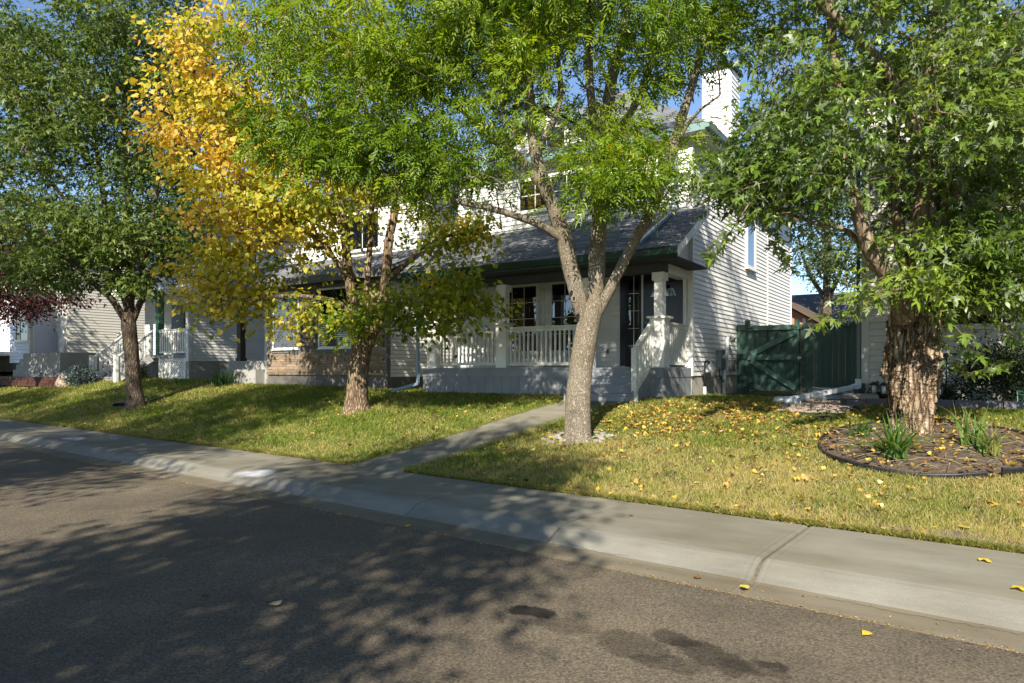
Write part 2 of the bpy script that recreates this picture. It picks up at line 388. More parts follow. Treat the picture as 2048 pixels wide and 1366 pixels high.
def asphaltmat(stains):
    m, nt, b = newmat('aged_asphalt'); L = nt.links.new
    geo = N(nt, 'ShaderNodeNewGeometry')
    n1 = N(nt, 'ShaderNodeTexNoise', i_Scale=58.0, i_Detail=4.0, i_Roughness=0.85); L(geo.outputs['Position'], n1.inputs['Vector'])
    vo = N(nt, 'ShaderNodeTexVoronoi', i_Scale=75.0); L(geo.outputs['Position'], vo.inputs['Vector'])
    n2 = N(nt, 'ShaderNodeTexNoise', i_Scale=0.9, i_Detail=6.0, i_Roughness=0.6); L(geo.outputs['Position'], n2.inputs['Vector'])
    r = ramp(nt, [(0.28, (0.040,0.034,0.026)), (0.5, (0.112,0.092,0.066)), (0.68, (0.180,0.150,0.108)), (0.82, (0.35,0.295,0.22))]); L(n1.outputs[0], r.inputs[0])
    rv = ramp(nt, [(0.0, (0.45,0.43,0.42)), (0.45, (1.0,1.0,1.0)), (1.0, (1.55,1.5,1.42))]); L(vo.outputs['Color'], rv.inputs[0])
    m0 = N(nt, 'ShaderNodeMix', data_type='RGBA', blend_type='MULTIPLY'); m0.inputs[0].default_value = 0.9; L(r.outputs[0], m0.inputs[6]); L(rv.outputs[0], m0.inputs[7])
    r2 = ramp(nt, [(0.3, (0.68,0.68,0.70)), (0.7, (1.2,1.18,1.14))]); L(n2.outputs[0], r2.inputs[0])
    m1 = N(nt, 'ShaderNodeMix', data_type='RGBA', blend_type='MULTIPLY'); m1.inputs[0].default_value = 1.0; L(m0.outputs[2], m1.inputs[6]); L(r2.outputs[0], m1.inputs[7])
    src = m1.outputs[2]
    nd = N(nt, 'ShaderNodeTexNoise', i_Scale=5.0, i_Detail=7.0, i_Roughness=0.7); L(geo.outputs['Position'], nd.inputs['Vector'])
    ns = N(nt, 'ShaderNodeVectorMath', operation='MULTIPLY_ADD'); L(nd.outputs['Color'], ns.inputs[0]); ns.inputs[1].default_value = (0.30,0.30,0); L(geo.outputs['Position'], ns.inputs[2])
    for (x, y, rx, ry, rot, amt) in stains:      # old oil drips and patches, each with its own outline
        mp = N(nt, 'ShaderNodeMapping', vector_type='TEXTURE'); mp.inputs['Location'].default_value = (x+0.15, y+0.15, 0); mp.inputs['Rotation'].default_value = (0, 0, rot); mp.inputs['Scale'].default_value = (rx, ry, 1)
        L(ns.outputs[0], mp.inputs[0])
        ln = N(nt, 'ShaderNodeVectorMath', operation='LENGTH'); L(mp.outputs[0], ln.inputs[0])
        mr = N(nt, 'ShaderNodeMapRange', interpolation_type='SMOOTHSTEP'); mr.inputs[1].default_value = 1.12; mr.inputs[2].default_value = 0.82; mr.inputs[3].default_value = 0.0; mr.inputs[4].default_value = amt
        L(ln.outputs['Value'], mr.inputs[0])
        mx = N(nt, 'ShaderNodeMix', data_type='RGBA', blend_type='MULTIPLY'); L(mr.outputs[0], mx.inputs[0]); L(src, mx.inputs[6]); mx.inputs[7].default_value = (0.15,0.145,0.155,1)
        src = mx.outputs[2]
    L(src, b.inputs['Base Color']); b.inputs['Roughness'].default_value = 0.88; b.inputs['Specular IOR Level'].default_value = 0.25
    bp = N(nt, 'ShaderNodeBump', i_Strength=0.8, i_Distance=0.006); L(n1.outputs[0], bp.inputs['Height']); L(bp.outputs[0], b.inputs['Normal'])
    return m
def concretemat(name, base, speck=0.5):
    m, nt, b = newmat(name); L = nt.links.new
    geo = N(nt, 'ShaderNodeNewGeometry'); oi = N(nt, 'ShaderNodeObjectInfo')
    mp = N(nt, 'ShaderNodeMapping'); mp.inputs['Rotation'].default_value = (0,0,math.atan(SK)); mp.inputs['Scale'].default_value = (0.25,1,1); L(geo.outputs['Position'], mp.inputs[0])
    n1 = N(nt, 'ShaderNodeTexNoise', i_Scale=150.0, i_Detail=3.0, i_Roughness=0.7); L(geo.outputs['Position'], n1.inputs['Vector'])
    n2 = N(nt, 'ShaderNodeTexNoise', i_Scale=4.5, i_Detail=8.0, i_Roughness=0.68); L(mp.outputs[0], n2.inputs['Vector'])
    n3 = N(nt, 'ShaderNodeTexNoise', i_Scale=0.8, i_Detail=5.0); L(geo.outputs['Position'], n3.inputs['Vector'])
    vo = N(nt, 'ShaderNodeTexVoronoi', i_Scale=34.0); L(geo.outputs['Position'], vo.inputs['Vector'])
    r = ramp(nt, [(0.3, mul(base, 0.80)), (0.55, base), (0.75, mul(base, 1.16))]); L(n2.outputs[0], r.inputs[0])
    r1 = ramp(nt, [(0.3, (0.74,0.73,0.71)), (0.6, (1.05,1.05,1.05))]); L(n1.outputs[0], r1.inputs[0])
    m1 = N(nt, 'ShaderNodeMix', data_type='RGBA', blend_type='MULTIPLY'); m1.inputs[0].default_value = speck; L(r.outputs[0], m1.inputs[6]); L(r1.outputs[0], m1.inputs[7])
    r3 = ramp(nt, [(0.35, (0.80,0.77,0.70)), (0.65, (1.08,1.08,1.08))]); L(n3.outputs[0], r3.inputs[0])
    m2 = N(nt, 'ShaderNodeMix', data_type='RGBA', blend_type='MULTIPLY'); m2.inputs[0].default_value = 0.9; L(m1.outputs[2], m2.inputs[6]); L(r3.outputs[0], m2.inputs[7])
    rp = ramp(nt, [(0.02, (0.35,0.33,0.30)), (0.09, (1,1,1))]); L(vo.outputs['Distance'], rp.inputs[0])
    m3 = N(nt, 'ShaderNodeMix', data_type='RGBA', blend_type='MULTIPLY'); m3.inputs[0].default_value = 0.55; L(m2.outputs[2], m3.inputs[6]); L(rp.outputs[0], m3.inputs[7])
    hs = N(nt, 'ShaderNodeHueSaturation'); mr = N(nt, 'ShaderNodeMapRange'); mr.inputs[3].default_value = 0.93; mr.inputs[4].default_value = 1.07
    L(oi.outputs['Random'], mr.inputs[0]); L(mr.outputs[0], hs.inputs['Value']); L(m3.outputs[2], hs.inputs['Color'])
    L(hs.outputs[0], b.inputs['Base Color']); b.inputs['Roughness'].default_value = 0.9; b.inputs['Specular IOR Level'].default_value = 0.25
    bp = N(nt, 'ShaderNodeBump', i_Strength=0.35, i_Distance=0.004); L(n1.outputs[0], bp.inputs['Height']); L(bp.outputs[0], b.inputs['Normal'])
    return m
M['walk'] = concretemat('sidewalk_concrete', (0.200,0.186,0.146))
M['curb'] = concretemat('curb_concrete', (0.212,0.203,0.176), 0.8)
M['gutter'] = concretemat('gutter_concrete', (0.170,0.145,0.105), 0.7)
def lawnmat():
    m, nt, b = newmat('lawn_thatch'); L = nt.links.new
    geo = N(nt, 'ShaderNodeNewGeometry'); at_ = N(nt, 'ShaderNodeAttribute', attribute_name='dry')
    n1 = N(nt, 'ShaderNodeTexNoise', i_Scale=40.0, i_Detail=6.0, i_Roughness=0.75); L(geo.outputs['Position'], n1.inputs['Vector'])
    ra = ramp(nt, [(0.3, (0.028,0.034,0.012)), (0.55, (0.060,0.078,0.022)), (0.75, (0.115,0.125,0.045))]); L(n1.outputs[0], ra.inputs[0])
    rb = ramp(nt, [(0.3, (0.070,0.055,0.028)), (0.55, (0.16,0.13,0.065)), (0.75, (0.26,0.215,0.115))]); L(n1.outputs[0], rb.inputs[0])
    mx = N(nt, 'ShaderNodeMix', data_type='RGBA'); L(at_.outputs['Fac'], mx.inputs[0]); L(ra.outputs[0], mx.inputs[6]); L(rb.outputs[0], mx.inputs[7])
    L(mx.outputs[2], b.inputs['Base Color']); b.inputs['Roughness'].default_value = 0.95; b.inputs['Specular IOR Level'].default_value = 0.1
    bp = N(nt, 'ShaderNodeBump', i_Strength=1.0, i_Distance=0.03); L(n1.outputs[0], bp.inputs['Height']); L(bp.outputs[0], b.inputs['Normal'])
    return m
M['lawn'] = lawnmat()
M['far_ground'] = paint('far_ground', (0.07,0.075,0.035), 0.95, 0.3, 0.5, coords='World')
M['gravel'] = paint('pea_gravel', (0.30,0.24,0.185), 0.9, 0.3, 30.0, 0.5, 90, coords='World')
M['grass'] = leafmat('grass_blade', [(0.0, (0.050,0.105,0.012)), (0.35, (0.165,0.220,0.024)), (0.6, (0.270,0.275,0.045)), (0.8, (0.38,0.31,0.115)), (1.0, (0.50,0.40,0.20))], 0.35, 0.55)
M['leaf_ash'] = leafmat('ash_leaf', [(0.0, (0.060,0.125,0.010)), (0.4, (0.165,0.260,0.018)), (0.75, (0.290,0.350,0.026)), (0.93, (0.38,0.32,0.02)), (1.0, (0.50,0.26,0.02))], 0.45, 0.45)
M['leaf_linden'] = leafmat('linden_leaf', [(0.0, (0.085,0.150,0.012)), (0.3, (0.235,0.275,0.020)), (0.5, (0.41,0.38,0.035)), (0.78, (0.58,0.44,0.070)), (1.0, (0.56,0.31,0.06))], 0.42, 0.5)
M['leaf_green'] = leafmat('green_leaf', [(0.0, (0.036,0.070,0.014)), (0.45, (0.098,0.150,0.026)), (0.85, (0.220,0.255,0.055)), (1.0, (0.30,0.26,0.08))], 0.30, 0.5)
M['leaf_maple'] = leafmat('silver_maple_leaf', [(0.0, (0.042,0.088,0.012)), (0.45, (0.115,0.180,0.024)), (0.8, (0.225,0.295,0.036)), (1.0, (0.36,0.34,0.05))], 0.36, 0.36, back=((0.29,0.34,0.23), 0.75))
M['leaf_purple'] = leafmat('purple_leaf', [(0.0, (0.030,0.010,0.012)), (0.5, (0.065,0.020,0.022)), (1.0, (0.11,0.05,0.035))], 0.25, 0.4)
M['leaf_poplar'] = leafmat('poplar_leaf', [(0.0, (0.045,0.075,0.025)), (0.5, (0.095,0.130,0.055)), (1.0, (0.17,0.19,0.10))], 0.35, 0.4)
M['leaf_shrub'] = leafmat('shrub_leaf', [(0.0, (0.010,0.020,0.006)), (0.6, (0.022,0.038,0.010)), (1.0, (0.06,0.075,0.02))], 0.2, 0.4)
M['leaf_spruce'] = leafmat('spruce_needle', [(0.0, (0.035,0.055,0.06)), (1.0, (0.11,0.15,0.15))], 0.1, 0.6)
M['leaf_lily'] = leafmat('lily_blade', [(0.0, (0.035,0.085,0.014)), (0.6, (0.10,0.19,0.035)), (0.8, (0.20,0.23,0.06)), (1.0, (0.38,0.29,0.14))], 0.35, 0.4)
M['leaf_fallen'] = leafmat('fallen_leaf', [(0.0, (0.12,0.060,0.026)), (0.3, (0.27,0.150,0.050)), (0.55, (0.46,0.29,0.060)), (0.8, (0.58,0.43,0.045)), (1.0, (0.50,0.42,0.24))], 0.2, 0.55)
M['bark_ash'] = barkmat('ash_bark', (0.12,0.098,0.072), (0.42,0.365,0.285), (0.55,0.485,0.385), 36.0, 0.26, 0.9, 0.012)
M['bark_linden'] = barkmat('linden_bark', (0.08,0.056,0.04), (0.25,0.185,0.125), (0.42,0.325,0.225), 10.0, 0.2, 0.9, 0.02)
M['bark_dark'] = barkmat('dark_bark', (0.055,0.042,0.032), (0.16,0.125,0.095), (0.26,0.205,0.155), 12.0, 0.22, 0.9, 0.015)
M['bark_maple'] = barkmat('shaggy_maple_bark', (0.07,0.042,0.025), (0.28,0.205,0.14), (0.52,0.44,0.345), 9.0, 0.13, 1.0, 0.02)
M['bark_smooth'] = barkmat('young_maple_bark', (0.13,0.095,0.065), (0.26,0.20,0.145), (0.36,0.29,0.22), 8.0, 0.12, 0.5, 0.008)

# ================================================================== the setting
def dryness(x, y):
    x = np.asarray(x, float); y = np.asarray(y, float); n = nn(x, y)
    w = 0.5+0.5*np.sin(x*1.7+np.sin(y*1.3)*1.5)*np.sin(y*1.9+np.sin(x*0.8)*1.7)
    w2 = 0.5+0.5*np.sin(x*5.1+y*2.0+np.sin(y*4.0))*np.sin(y*6.3-x*1.5)
    right = np.clip((x+6.4)/1.2, 0, 1)
    front = np.clip((10.3-n)/2.0, 0, 1)
    d = right*(0.22+0.55*front) + (1-right)*(0.16+0.22*np.clip((8.2-n)/1.2, 0, 1))
    d = d + 0.18*np.clip((-x-16)/4, 0, 1)
    d = d + np.clip((N_BACK+0.35-n)/0.35, 0, 1)*0.3
    return np.clip(d + (w-0.5)*0.55 + (w2-0.5)*0.35, 0, 1)
mb = MB(); R_ = 900
mb.add([(-R_,-R_,-0.12),(R_,-R_,-0.12),(R_,R_,-0.12),(-R_,R_,-0.12)], [(0,1,2,3)])
single('ground', mb, M['far_ground'], 'flat ground running out to the horizon', 'ground', kind='structure')

stain_px = [(1068,1224,0.17,0.10,0.2,1.0), (1128,1250,0.20,0.13,-0.1,0.42), (1262,1290,0.26,0.16,-0.3,0.45), (1352,1278,0.17,0.11,-0.3,0.62),
            (1425,1312,0.30,0.15,-0.5,0.66), (1510,1336,0.20,0.10,0.1,0.40), (1548,1334,0.09,0.05,0.1,0.6), (1330,1325,0.22,0.10,0.1,0.42)]
stains = []
for px, py, rx, ry, rot, amt in stain_px:
    g = at(px, py, CAMZ*FPX/(py-HY)); stains.append((g.x, g.y, rx, ry, rot, amt))
M['asphalt'] = asphaltmat(stains)
mb = MB()
a = [sn(-110, -4.6), sn(60, -4.6), sn(60, N_EDGE), sn(-110, N_EDGE)]
mb.add([(x, y, 0.0) for x, y in a], [(0,1,2,3)])
single('road', mb, M['asphalt'], 'worn grey asphalt street with dark oil stains', 'road', kind='structure')

# monolithic sidewalk: walk, rolled curb and gutter in poured slabs
sw = Thing('sidewalk', 'pale concrete sidewalk with rolled curb along the lawn', 'sidewalk', (*sn(-6, 5.8), 0.0), kind='structure')
mb = MB(); prof = [(N_EDGE+0.01,-0.10),(N_EDGE+0.01,-0.012),(N_GUT,0.0),(N_CURB,0.100),(N_BACK-0.005,0.135),(N_BACK-0.005,-0.10)]
vs = []
for s_ in (-70, 40):
    for n_, z_ in prof: vs.append((*sn(s_, n_), z_))
k = len(prof); mb.add(vs, [(i, i+1, k+i+1, k+i) for i in range(k-1)])
M['joint'] = paint('dirt_in_joints', (0.13,0.105,0.07), 0.95, 0.4, 30.0, 0.6, 80, coords='World')
sw.part('joint_bed', mb, M['joint'])
prof = [(N_EDGE,-0.08),(N_EDGE,0.004),(N_GUT-0.04,0.012),(N_GUT+0.01,0.020),(5.235,0.046),(5.32,0.092),(N_CURB-0.03,0.121),(N_CURB+0.03,0.134),(N_CURB+0.12,0.139),(6.1,0.148),(N_BACK-0.05,0.158),(N_BACK,0.150),(N_BACK,-0.08)]
matix = [2, 2, 2, 1, 1, 1, 1, 0, 0, 0, 0, 0]
js = [-1.764-1.88*i for i in range(-8, 30)]
for j in range(len(js)-1):
    s1, s0 = js[j], js[j+1]
    g1 = 0.011 if abs(s1+1.764) < 0.01 else 0.007
    g0 = 0.011 if abs(s0+1.764) < 0.01 else 0.007
    st = [(s0+g0, -0.020), (s0+g0+0.010, -0.005), (s0+g0+0.03, 0.0), (s0+g0+0.055, -0.0025), (s0+g0+0.075, 0.0), (s0*0.5+s1*0.5, random.uniform(-0.002, 0.002)), (s1-g1-0.075, 0.0), (s1-g1-0.055, -0.0025), (s1-g1-0.03, 0.0), (s1-g1-0.010, -0.005), (s1-g1, -0.020)]
    V = []; F = []; MI = []
    for s_, dz in st:
        for n_, z_ in prof: V.append((*sn(s_, n_), z_+dz))
    k = len(prof)
    for i in range(len(st)-1):
        for q in range(k-1):
            F.append((i*k+q, (i+1)*k+q, (i+1)*k+q+1, i*k+q+1)); MI.append(matix[q])
    F.append(tuple(range(k))[::-1]); MI.append(0); F.append(tuple(range((len(st)-1)*k, len(st)*k))); MI.append(0)
    c = Vector((*sn((s0+s1)/2, 5.8), 0.0))
    me = bpy.data.meshes.new('concrete_slab'); me.from_pydata([(v[0]-c.x, v[1]-c.y, v[2]) for v in V], [], F)
    for mm in ('walk', 'curb', 'gutter'): me.materials.append(M[mm])
    me.polygons.foreach_set('material_index', MI); me.update()
    sw.piece('concrete_slab', me, c)

# lawn sheet
S_, N_ = np.meshgrid(np.concatenate([np.linspace(-75, -32, 60)[:-1], np.linspace(-32, 6, 300)[:-1], np.linspace(6, 40, 30)]), np.concatenate([np.linspace(N_BACK, 13, 70)[:-1], np.linspace(13, 60, 40)]))
X_, Y_ = (S_+SK*N_)/NS, (N_-SK*S_)/NS
Z_ = zg(X_, Y_+1e-4)
V = np.stack([X_.ravel(), Y_.ravel(), Z_.ravel()], 1); h, w = X_.shape
I = np.arange(h*w).reshape(h, w)
F = np.stack([I[:-1,:-1].ravel(), I[:-1,1:].ravel(), I[1:,1:].ravel(), I[1:,:-1].ravel()], 1)
me = mesh_np('lawn', V, F, M['lawn'], {'dry': dryness(V[:,0], V[:,1])}, True)
single('lawn', me, None, 'sloping front lawn, green to dry tan, under the trees', 'lawn', kind='structure')

# front walk: poured slabs climbing to the porch steps
wl = [(-7.76, 7.36), (-7.50, 8.5), (-7.22, 9.7), (-6.98, 10.9), (-6.80, 11.75), (-6.72, 12.25)]
wr = [(-6.66, 7.28), (-6.42, 8.4), (-6.12, 9.6), (-5.86, 10.8), (-5.55, 11.7), (-5.18, 12.2)]
fw = Thing('front_walk', 'narrow concrete path from the sidewalk to the porch steps', 'path', (-6.6, 9.6, float(zg(-6.6, 9.6))), kind='structure')
def lerp2(P, t):
    t = max(0, min(len(P)-1-1e-6, t)); i = int(t); f = t-i
    return (P[i][0]*(1-f)+P[i+1][0]*f, P[i][1]*(1-f)+P[i+1][1]*f)
for i in range(5):
    V = []; F = []; e = 0.006
    rows = np.linspace(i+e, i+1-e, 5)
    for t in rows:
        a, b = lerp2(wl, t), lerp2(wr, t)
        for q, dz in ((0, -0.06), (0.0, 0.022), (0.03, 0.03), (0.5, 0.032), (0.97, 0.03), (1.0, 0.022), (1.0, -0.06)):
            x = a[0]*(1-q)+b[0]*q; y = a[1]*(1-q)+b[1]*q
            V.append((x, y, float(zg(x, y))+dz-(0.008 if t in (rows[0], rows[-1]) else 0)))
    for r in range(4):
        for q in range(6): F.append((r*7+q, r*7+q+1, (r+1)*7+q+1, (r+1)*7+q))
    F.append(tuple(range(7))); F.append(tuple(range(28, 35))[::-1])
    mb = MB(); mb.add(V, F); fw.part('path_slab', mb, M['walk'])
def in_walk(x, y):
    x = np.asarray(x); y = np.asarray(y)
    yy = [p[1] for p in wl]
    return (y > 7.1) & (y < 12.3) & (x > np.interp(y, yy, [p[0] for p in wl])-0.03) & (x < np.interp(y, [p[1] for p in wr], [p[0] for p in wr])+0.03)

# ================================================================== house building blocks
_board = {}
def board_mesh(face, L, e, mat):
    key = (face, round(L, 2), round(e, 4), mat.name)
    if key in _board: return _board[key]
    L = round(L, 2); t0, t1 = (0.030 if face == 'S' else 0.019), 0.005; g = 0.014 if face == 'S' else 0.013
    sec = [(0.0, g), (t0-0.008, g), (t0, g+0.002), (t0, g+0.010), (t1, e+0.004), (0.0, e+0.004)]
    vs = []
    for a in (0, L):
        for o, z in sec: vs.append((a, -o, z) if face == 'S' else (o, a, z))
    k = len(sec); fs = [tuple(range(k)), tuple(range(k, 2*k))[::-1]] + [(i, k+i, k+(i+1) % k, (i+1) % k) for i in range(k)]
    if face == 'S': fs = [f[::-1] for f in fs]
    me = bpy.data.meshes.new('siding_board'); me.from_pydata(vs, [], fs); me.update(); me.materials.append(mat)
    bm_fix(me)
    _board[key] = me
    return me
import bmesh
def bm_fix(me):
    b = bmesh.new(); b.from_mesh(me); bmesh.ops.recalc_face_normals(b, faces=b.faces); b.to_mesh(me); b.free()
def boards(T, wall, face, plane, z0, z1, span, e, mat):
    """lap siding on a wall: face 'S' looks at the street, 'E' to the right; span(z) gives the ends"""
    z = z0
    while z < z1-0.02:
        sp = span(z+e*0.6)
        for a0, a1 in (sp if isinstance(sp, list) else [sp]):
            L = a1-a0
            if L > 0.05:
                pos = (a0, plane, z) if face == 'S' else (plane, a0, z)
                T.piece('siding_board', board_mesh(face, L, e, mat), pos, wall)
        z += e
def fbox(mb, face, plane, a0, a1, z0, z1, o0, o1):
    """box on a wall: a along the wall, o outwards"""
    if face == 'S': mb.box(a0, a1, plane-o1, plane-o0, z0, z1)
    else: mb.box(plane+o0, plane+o1, a0, a1, z0, z1)
    return mb
def window(T, face, plane, a0, a1, z0, z1, nx=1, nz=1, fw_=0.06, frame='trim', bar='trim', out=0.07, mull=(), blind=False, bw=0.009):
    mb = MB()
    fbox(mb, face, plane, a0-fw_, a0, z0-fw_, z1+fw_, 0, out); fbox(mb, face, plane, a1, a1+fw_, z0-fw_, z1+fw_, 0, out)
    fbox(mb, face, plane, a0, a1, z0-fw_, z0, 0, out); fbox(mb, face, plane, a0, a1, z1, z1+fw_, 0, out)
    w = T.part('window', mb, M[frame])
    T.part('window_sill', fbox(MB(), face, plane, a0-fw_-0.02, a1+fw_+0.02, z0-fw_-0.03, z0-fw_-0.002, 0, out+0.03), M[frame], w)
    cuts = [a0]+list(mull)+[a1]
    for c in mull: T.part('mullion', fbox(MB(), face, plane, c-0.025, c+0.025, z0, z1, 0, out-0.004), M[frame], w)
    for i in range(len(cuts)-1):
        p0 = cuts[i]+(0.026 if i else 0); p1 = cuts[i+1]-(0.026 if i < len(cuts)-2 else 0)
        T.part('pane', fbox(MB(), face, plane, p0+0.001, p1-0.001, z0+0.001, z1-0.001, 0, 0.044), M['glass'], w)
        for q in range(1, nx):
            c = p0+(p1-p0)*q/nx; T.part('muntin', fbox(MB(), face, plane, c-bw, c+bw, z0+0.002, z1-0.002, 0.03, 0.052), M[bar], w)
        for q in range(1, nz):
            c = z0+(z1-z0)*q/nz; T.part('muntin', fbox(MB(), face, plane, p0+0.002, p1-0.002, c-bw, c+bw, 0.03, 0.050), M[bar], w)
        if blind:
            zz = z0+0.02
            while zz < z0+(z1-z0)*0.55:
                T.part('blind_slat', fbox(MB(), face, plane, p0+0.02, p1-0.02, zz, zz+0.035, 0.03, 0.047), M['blind'], w); zz += 0.055
    return w
_sh = {}
def shingle_mesh(L, e, pitch, mat, seed):
    """a strip shingle of three tabs lying on a slope that rises to +Y; origin at its lower left corner"""
    key = (round(L, 2), e, pitch, mat.name, seed)
    if key in _sh: return _sh[key]
    rr = random.Random(seed); n = math.sqrt(1+pitch*pitch); c, s_ = 1/n, pitch/n
    mb = MB(); nt_ = max(1, round(L/0.32)); x = 0.0
    for i in range(nt_):
        w = L/nt_; lo = rr.uniform(0, 0.02); th = rr.uniform(0.007, 0.014)
        pts = []
        for xx in (x+0.004, x+w-0.004):
            for d, h in ((lo, 0.001), (lo, th), (e+0.03, 0.004), (e+0.03, 0.0)):
                pts.append((xx, d*c-h*s_, d*s_+h*c))
        mb.add(pts, [(0,1,2,3), (7,6,5,4), (0,4,5,1), (1,5,6,2), (2,6,7,3), (3,7,4,0)])
        x += w
    me = mb.mesh('shingle', mat); bm_fix(me); _sh[key] = me
    return me
def shingles(T, roof, x0, x1, y0, z0, length, pitch, e=0.143, mat='shingle', unit=0.98):
    n = math.sqrt(1+pitch*pitch); rows = int(length/e)
    for r in range(rows):
        off = -((r*0.37) % 1.0)*unit; x = x0+off; d = r*e
        while x < x1-0.02:
            a = max(x, x0); b = min(x+unit, x1)
            if b-a > 0.06:
                T.piece('shingle', shingle_mesh(b-a, e, pitch, M[mat], random.randrange(5)), (a, y0+d/n, z0+d*pitch/n+0.004), roof)
            x += unit
def spindle_rail(T, a, b, z0, ztop, mat, step=0.115, w=0.04, parent_name='railing', bot=0.09, square=True):
    """a guard rail from a to b (xy) with balusters; z0 and ztop may differ at the two ends"""
    a = Vector((*a, 0)); b = Vector((*b, 0)); L = (b-a).length
    (za, zb), (ta, tb) = (z0 if isinstance(z0, tuple) else (z0, z0)), (ztop if isinstance(ztop, tuple) else (ztop, ztop))
    mb = MB().bar(a+Vector((0,0,ta-0.02)), b+Vector((0,0,tb-0.02)), 0.09, 0.04)
    r = T.part(parent_name, mb, mat)
    T.part('top_rail', MB().bar(a+Vector((0,0,ta-0.075)), b+Vector((0,0,tb-0.075)), 0.04, 0.07), mat, r)
    T.part('bottom_rail', MB().bar(a+Vector((0,0,za+bot)), b+Vector((0,0,zb+bot)), 0.04, 0.07), mat, r)
    n = max(2, int(L/step)); me = {}
    for i in range(n):
        t = (i+0.5)/n; p = a.lerp(b, t); zz0 = za+(zb-za)*t+bot+0.036; zz1 = ta+(tb-ta)*t-0.111
        key = round(zz1-zz0, 2)
        if key not in me:
            k = zz1-zz0; m_ = MB().box(-w/2, w/2, -w/2, w/2, 0, k); me[key] = m_.mesh('baluster', mat)
        T.piece('baluster', me[key], (p.x, p.y, zz0), r)
    return r

# ================================================================== main house
E = 0.1065
H1 = Thing('house', 'two storey white sided house with grey covered porch, behind the forked tree', 'house', (-8.2, 15.5, 1.0))
hx0, hx1, hy0, hy1 = -11.35, -4.97, 14.60, 24.6
zs0, zev = 1.46, 6.80
PY0, PZ0, PP = 12.66, 3.96, 0.585          # porch roof: eave line, its height, its pitch
mb = MB().box(hx0, hx1, hy0, hy1, 0.6, zs0); H1.part('foundation', mb, M['found'])
mb = MB().box(hx0, hx1, hy0, hy1, zs0+0.002, zev); wall1 = H1.part('wall', mb, M['siding'])
boards(H1, wall1, 'E', hx1, zs0-0.012, zev-0.05, lambda z: (hy0+0.06, hy1-0.06), E, M['siding'])
boards(H1, wall1, 'S', hy0, 1.66, 4.22, lambda z: (hx0+0.05, hx1-0.06), E, M['siding'])
boards(H1, wall1, 'S', hy0, PZ0+PP*(hy0-PY0)+0.02, zev-0.05, lambda z: (hx0+0.05, hx1-0.06), E*1.12, M['siding'])
H1.part('corner_trim', MB().box(hx1-0.06, hx1+0.038, hy0-0.038, hy0+0.06, zs0, zev-0.06), M['trim'])
H1.part('corner_trim', MB().box(hx1-0.06, hx1+0.036, hy1-0.06, hy1+0.02, zs0, zev-0.06), M['trim'])
H1.part('seam_strip', MB().box(hx1, hx1+0.034, 21.3, 21.33, zs0, zev-0.06), M['trim'])
# main hip roof with a front gable
ex0, ex1, ey0, ey1 = hx0-0.38, hx1+0.38, hy0-0.32, hy1+0.38
cxr = (ex0+ex1)/2; hw = (ex1-ex0)/2; P1 = 0.73; zr = zev+P1*hw
mb = MB()
mb.add([(ex0,ey0,zev),(ex1,ey0,zev),(ex1,ey1,zev),(ex0,ey1,zev),(cxr,ey0+hw,zr),(cxr,ey1-hw,zr)], [(0,1,4),(1,2,5,4),(2,3,5),(3,0,4,5),(3,2,1,0)])
roof1 = H1.part('roof', mb, M['shingle'])
n_ = math.sqrt(1+P1*P1); r = 0
while r*0.143 < hw*n_-0.1:                      # the courses on the street side hip
    d = r*0.143/n_; a0, a1 = ex0+d, ex1-d; x = a0-((r*0.41) % 1)*0.98
    while x < a1:
        p0, p1 = max(x, a0+0.02), min(x+0.98, a1-0.02)
        if p1-p0 > 0.08: H1.piece('shingle', shingle_mesh(p1-p0, 0.143, P1, M['shingle'], random.randrange(5)), (p0, ey0+d, zev+d*P1+0.006), roof1)
        x += 0.98
    r += 1
H1.part('fascia', MB().box(ex0, ex1, ey0-0.02, ey0-0.001, zev-0.17, zev-0.01), M['teal'])
H1.part('fascia', MB().box(ex1+0.001, ex1+0.02, ey0-0.02, ey1, zev-0.17, zev-0.01), M['teal'])
H1.part('gutter', MB().prism([(ex1+0.022, zev-0.13), (ex1+0.10, zev-0.13), (ex1+0.13, zev-0.02), (ex1+0.022, zev-0.02)], 1, ey0-0.02, ey1), M['teal'])
H1.part('soffit', MB().box(ex0, ex1, ey0, ey1, zev-0.16, zev-0.145), M['trim'])
gx, gy, gw, gz = -8.55, hy0-0.30, 2.05, zev+P1*2.05
gab = MB().prism([(gx-gw+0.25, zev-0.14), (gx+gw-0.25, zev-0.14), (gx, gz-0.32)], 1, hy0-0.05, hy0+2.0)
gwall = H1.part('gable_wall', gab, M['siding'])
boards(H1, gwall, 'S', hy0-0.05, zev-0.12, gz-0.5, lambda z: (gx-(gz-0.34-z-E)/P1*0.98, gx+(gz-0.34-z-E)/P1*0.98), E*1.12, M['siding'])
mb = MB()
for sgn in (-1, 1):
    mb.add([(gx,gy,gz),(gx+sgn*gw,gy,zev),(gx+sgn*gw,hy0+2.6,zev),(gx,hy0+2.9,gz),(gx,gy,gz-0.05),(gx+sgn*gw,gy,zev-0.05),(gx+sgn*gw,hy0+2.6,zev-0.05),(gx,hy0+2.9,gz-0.05)],
           [(0,1,2,3),(7,6,5,4),(0,4,5,1),(1,5,6,2),(2,6,7,3)])
H1.part('gable_roof', mb, M['shingle'])
for sgn in (-1, 1):
    a = Vector((gx, gy-0.022, gz-0.12)); b = Vector((gx+sgn*gw, gy-0.022, zev-0.12))
    H1.part('rake_board', MB().bar(a, b, 0.03, 0.21), M['teal'])
    H1.part('gable_soffit', MB().bar(a+Vector((0, 0.17, -0.07)), b+Vector((0, 0.17, -0.07)), 0.30, 0.02), M['trim'])
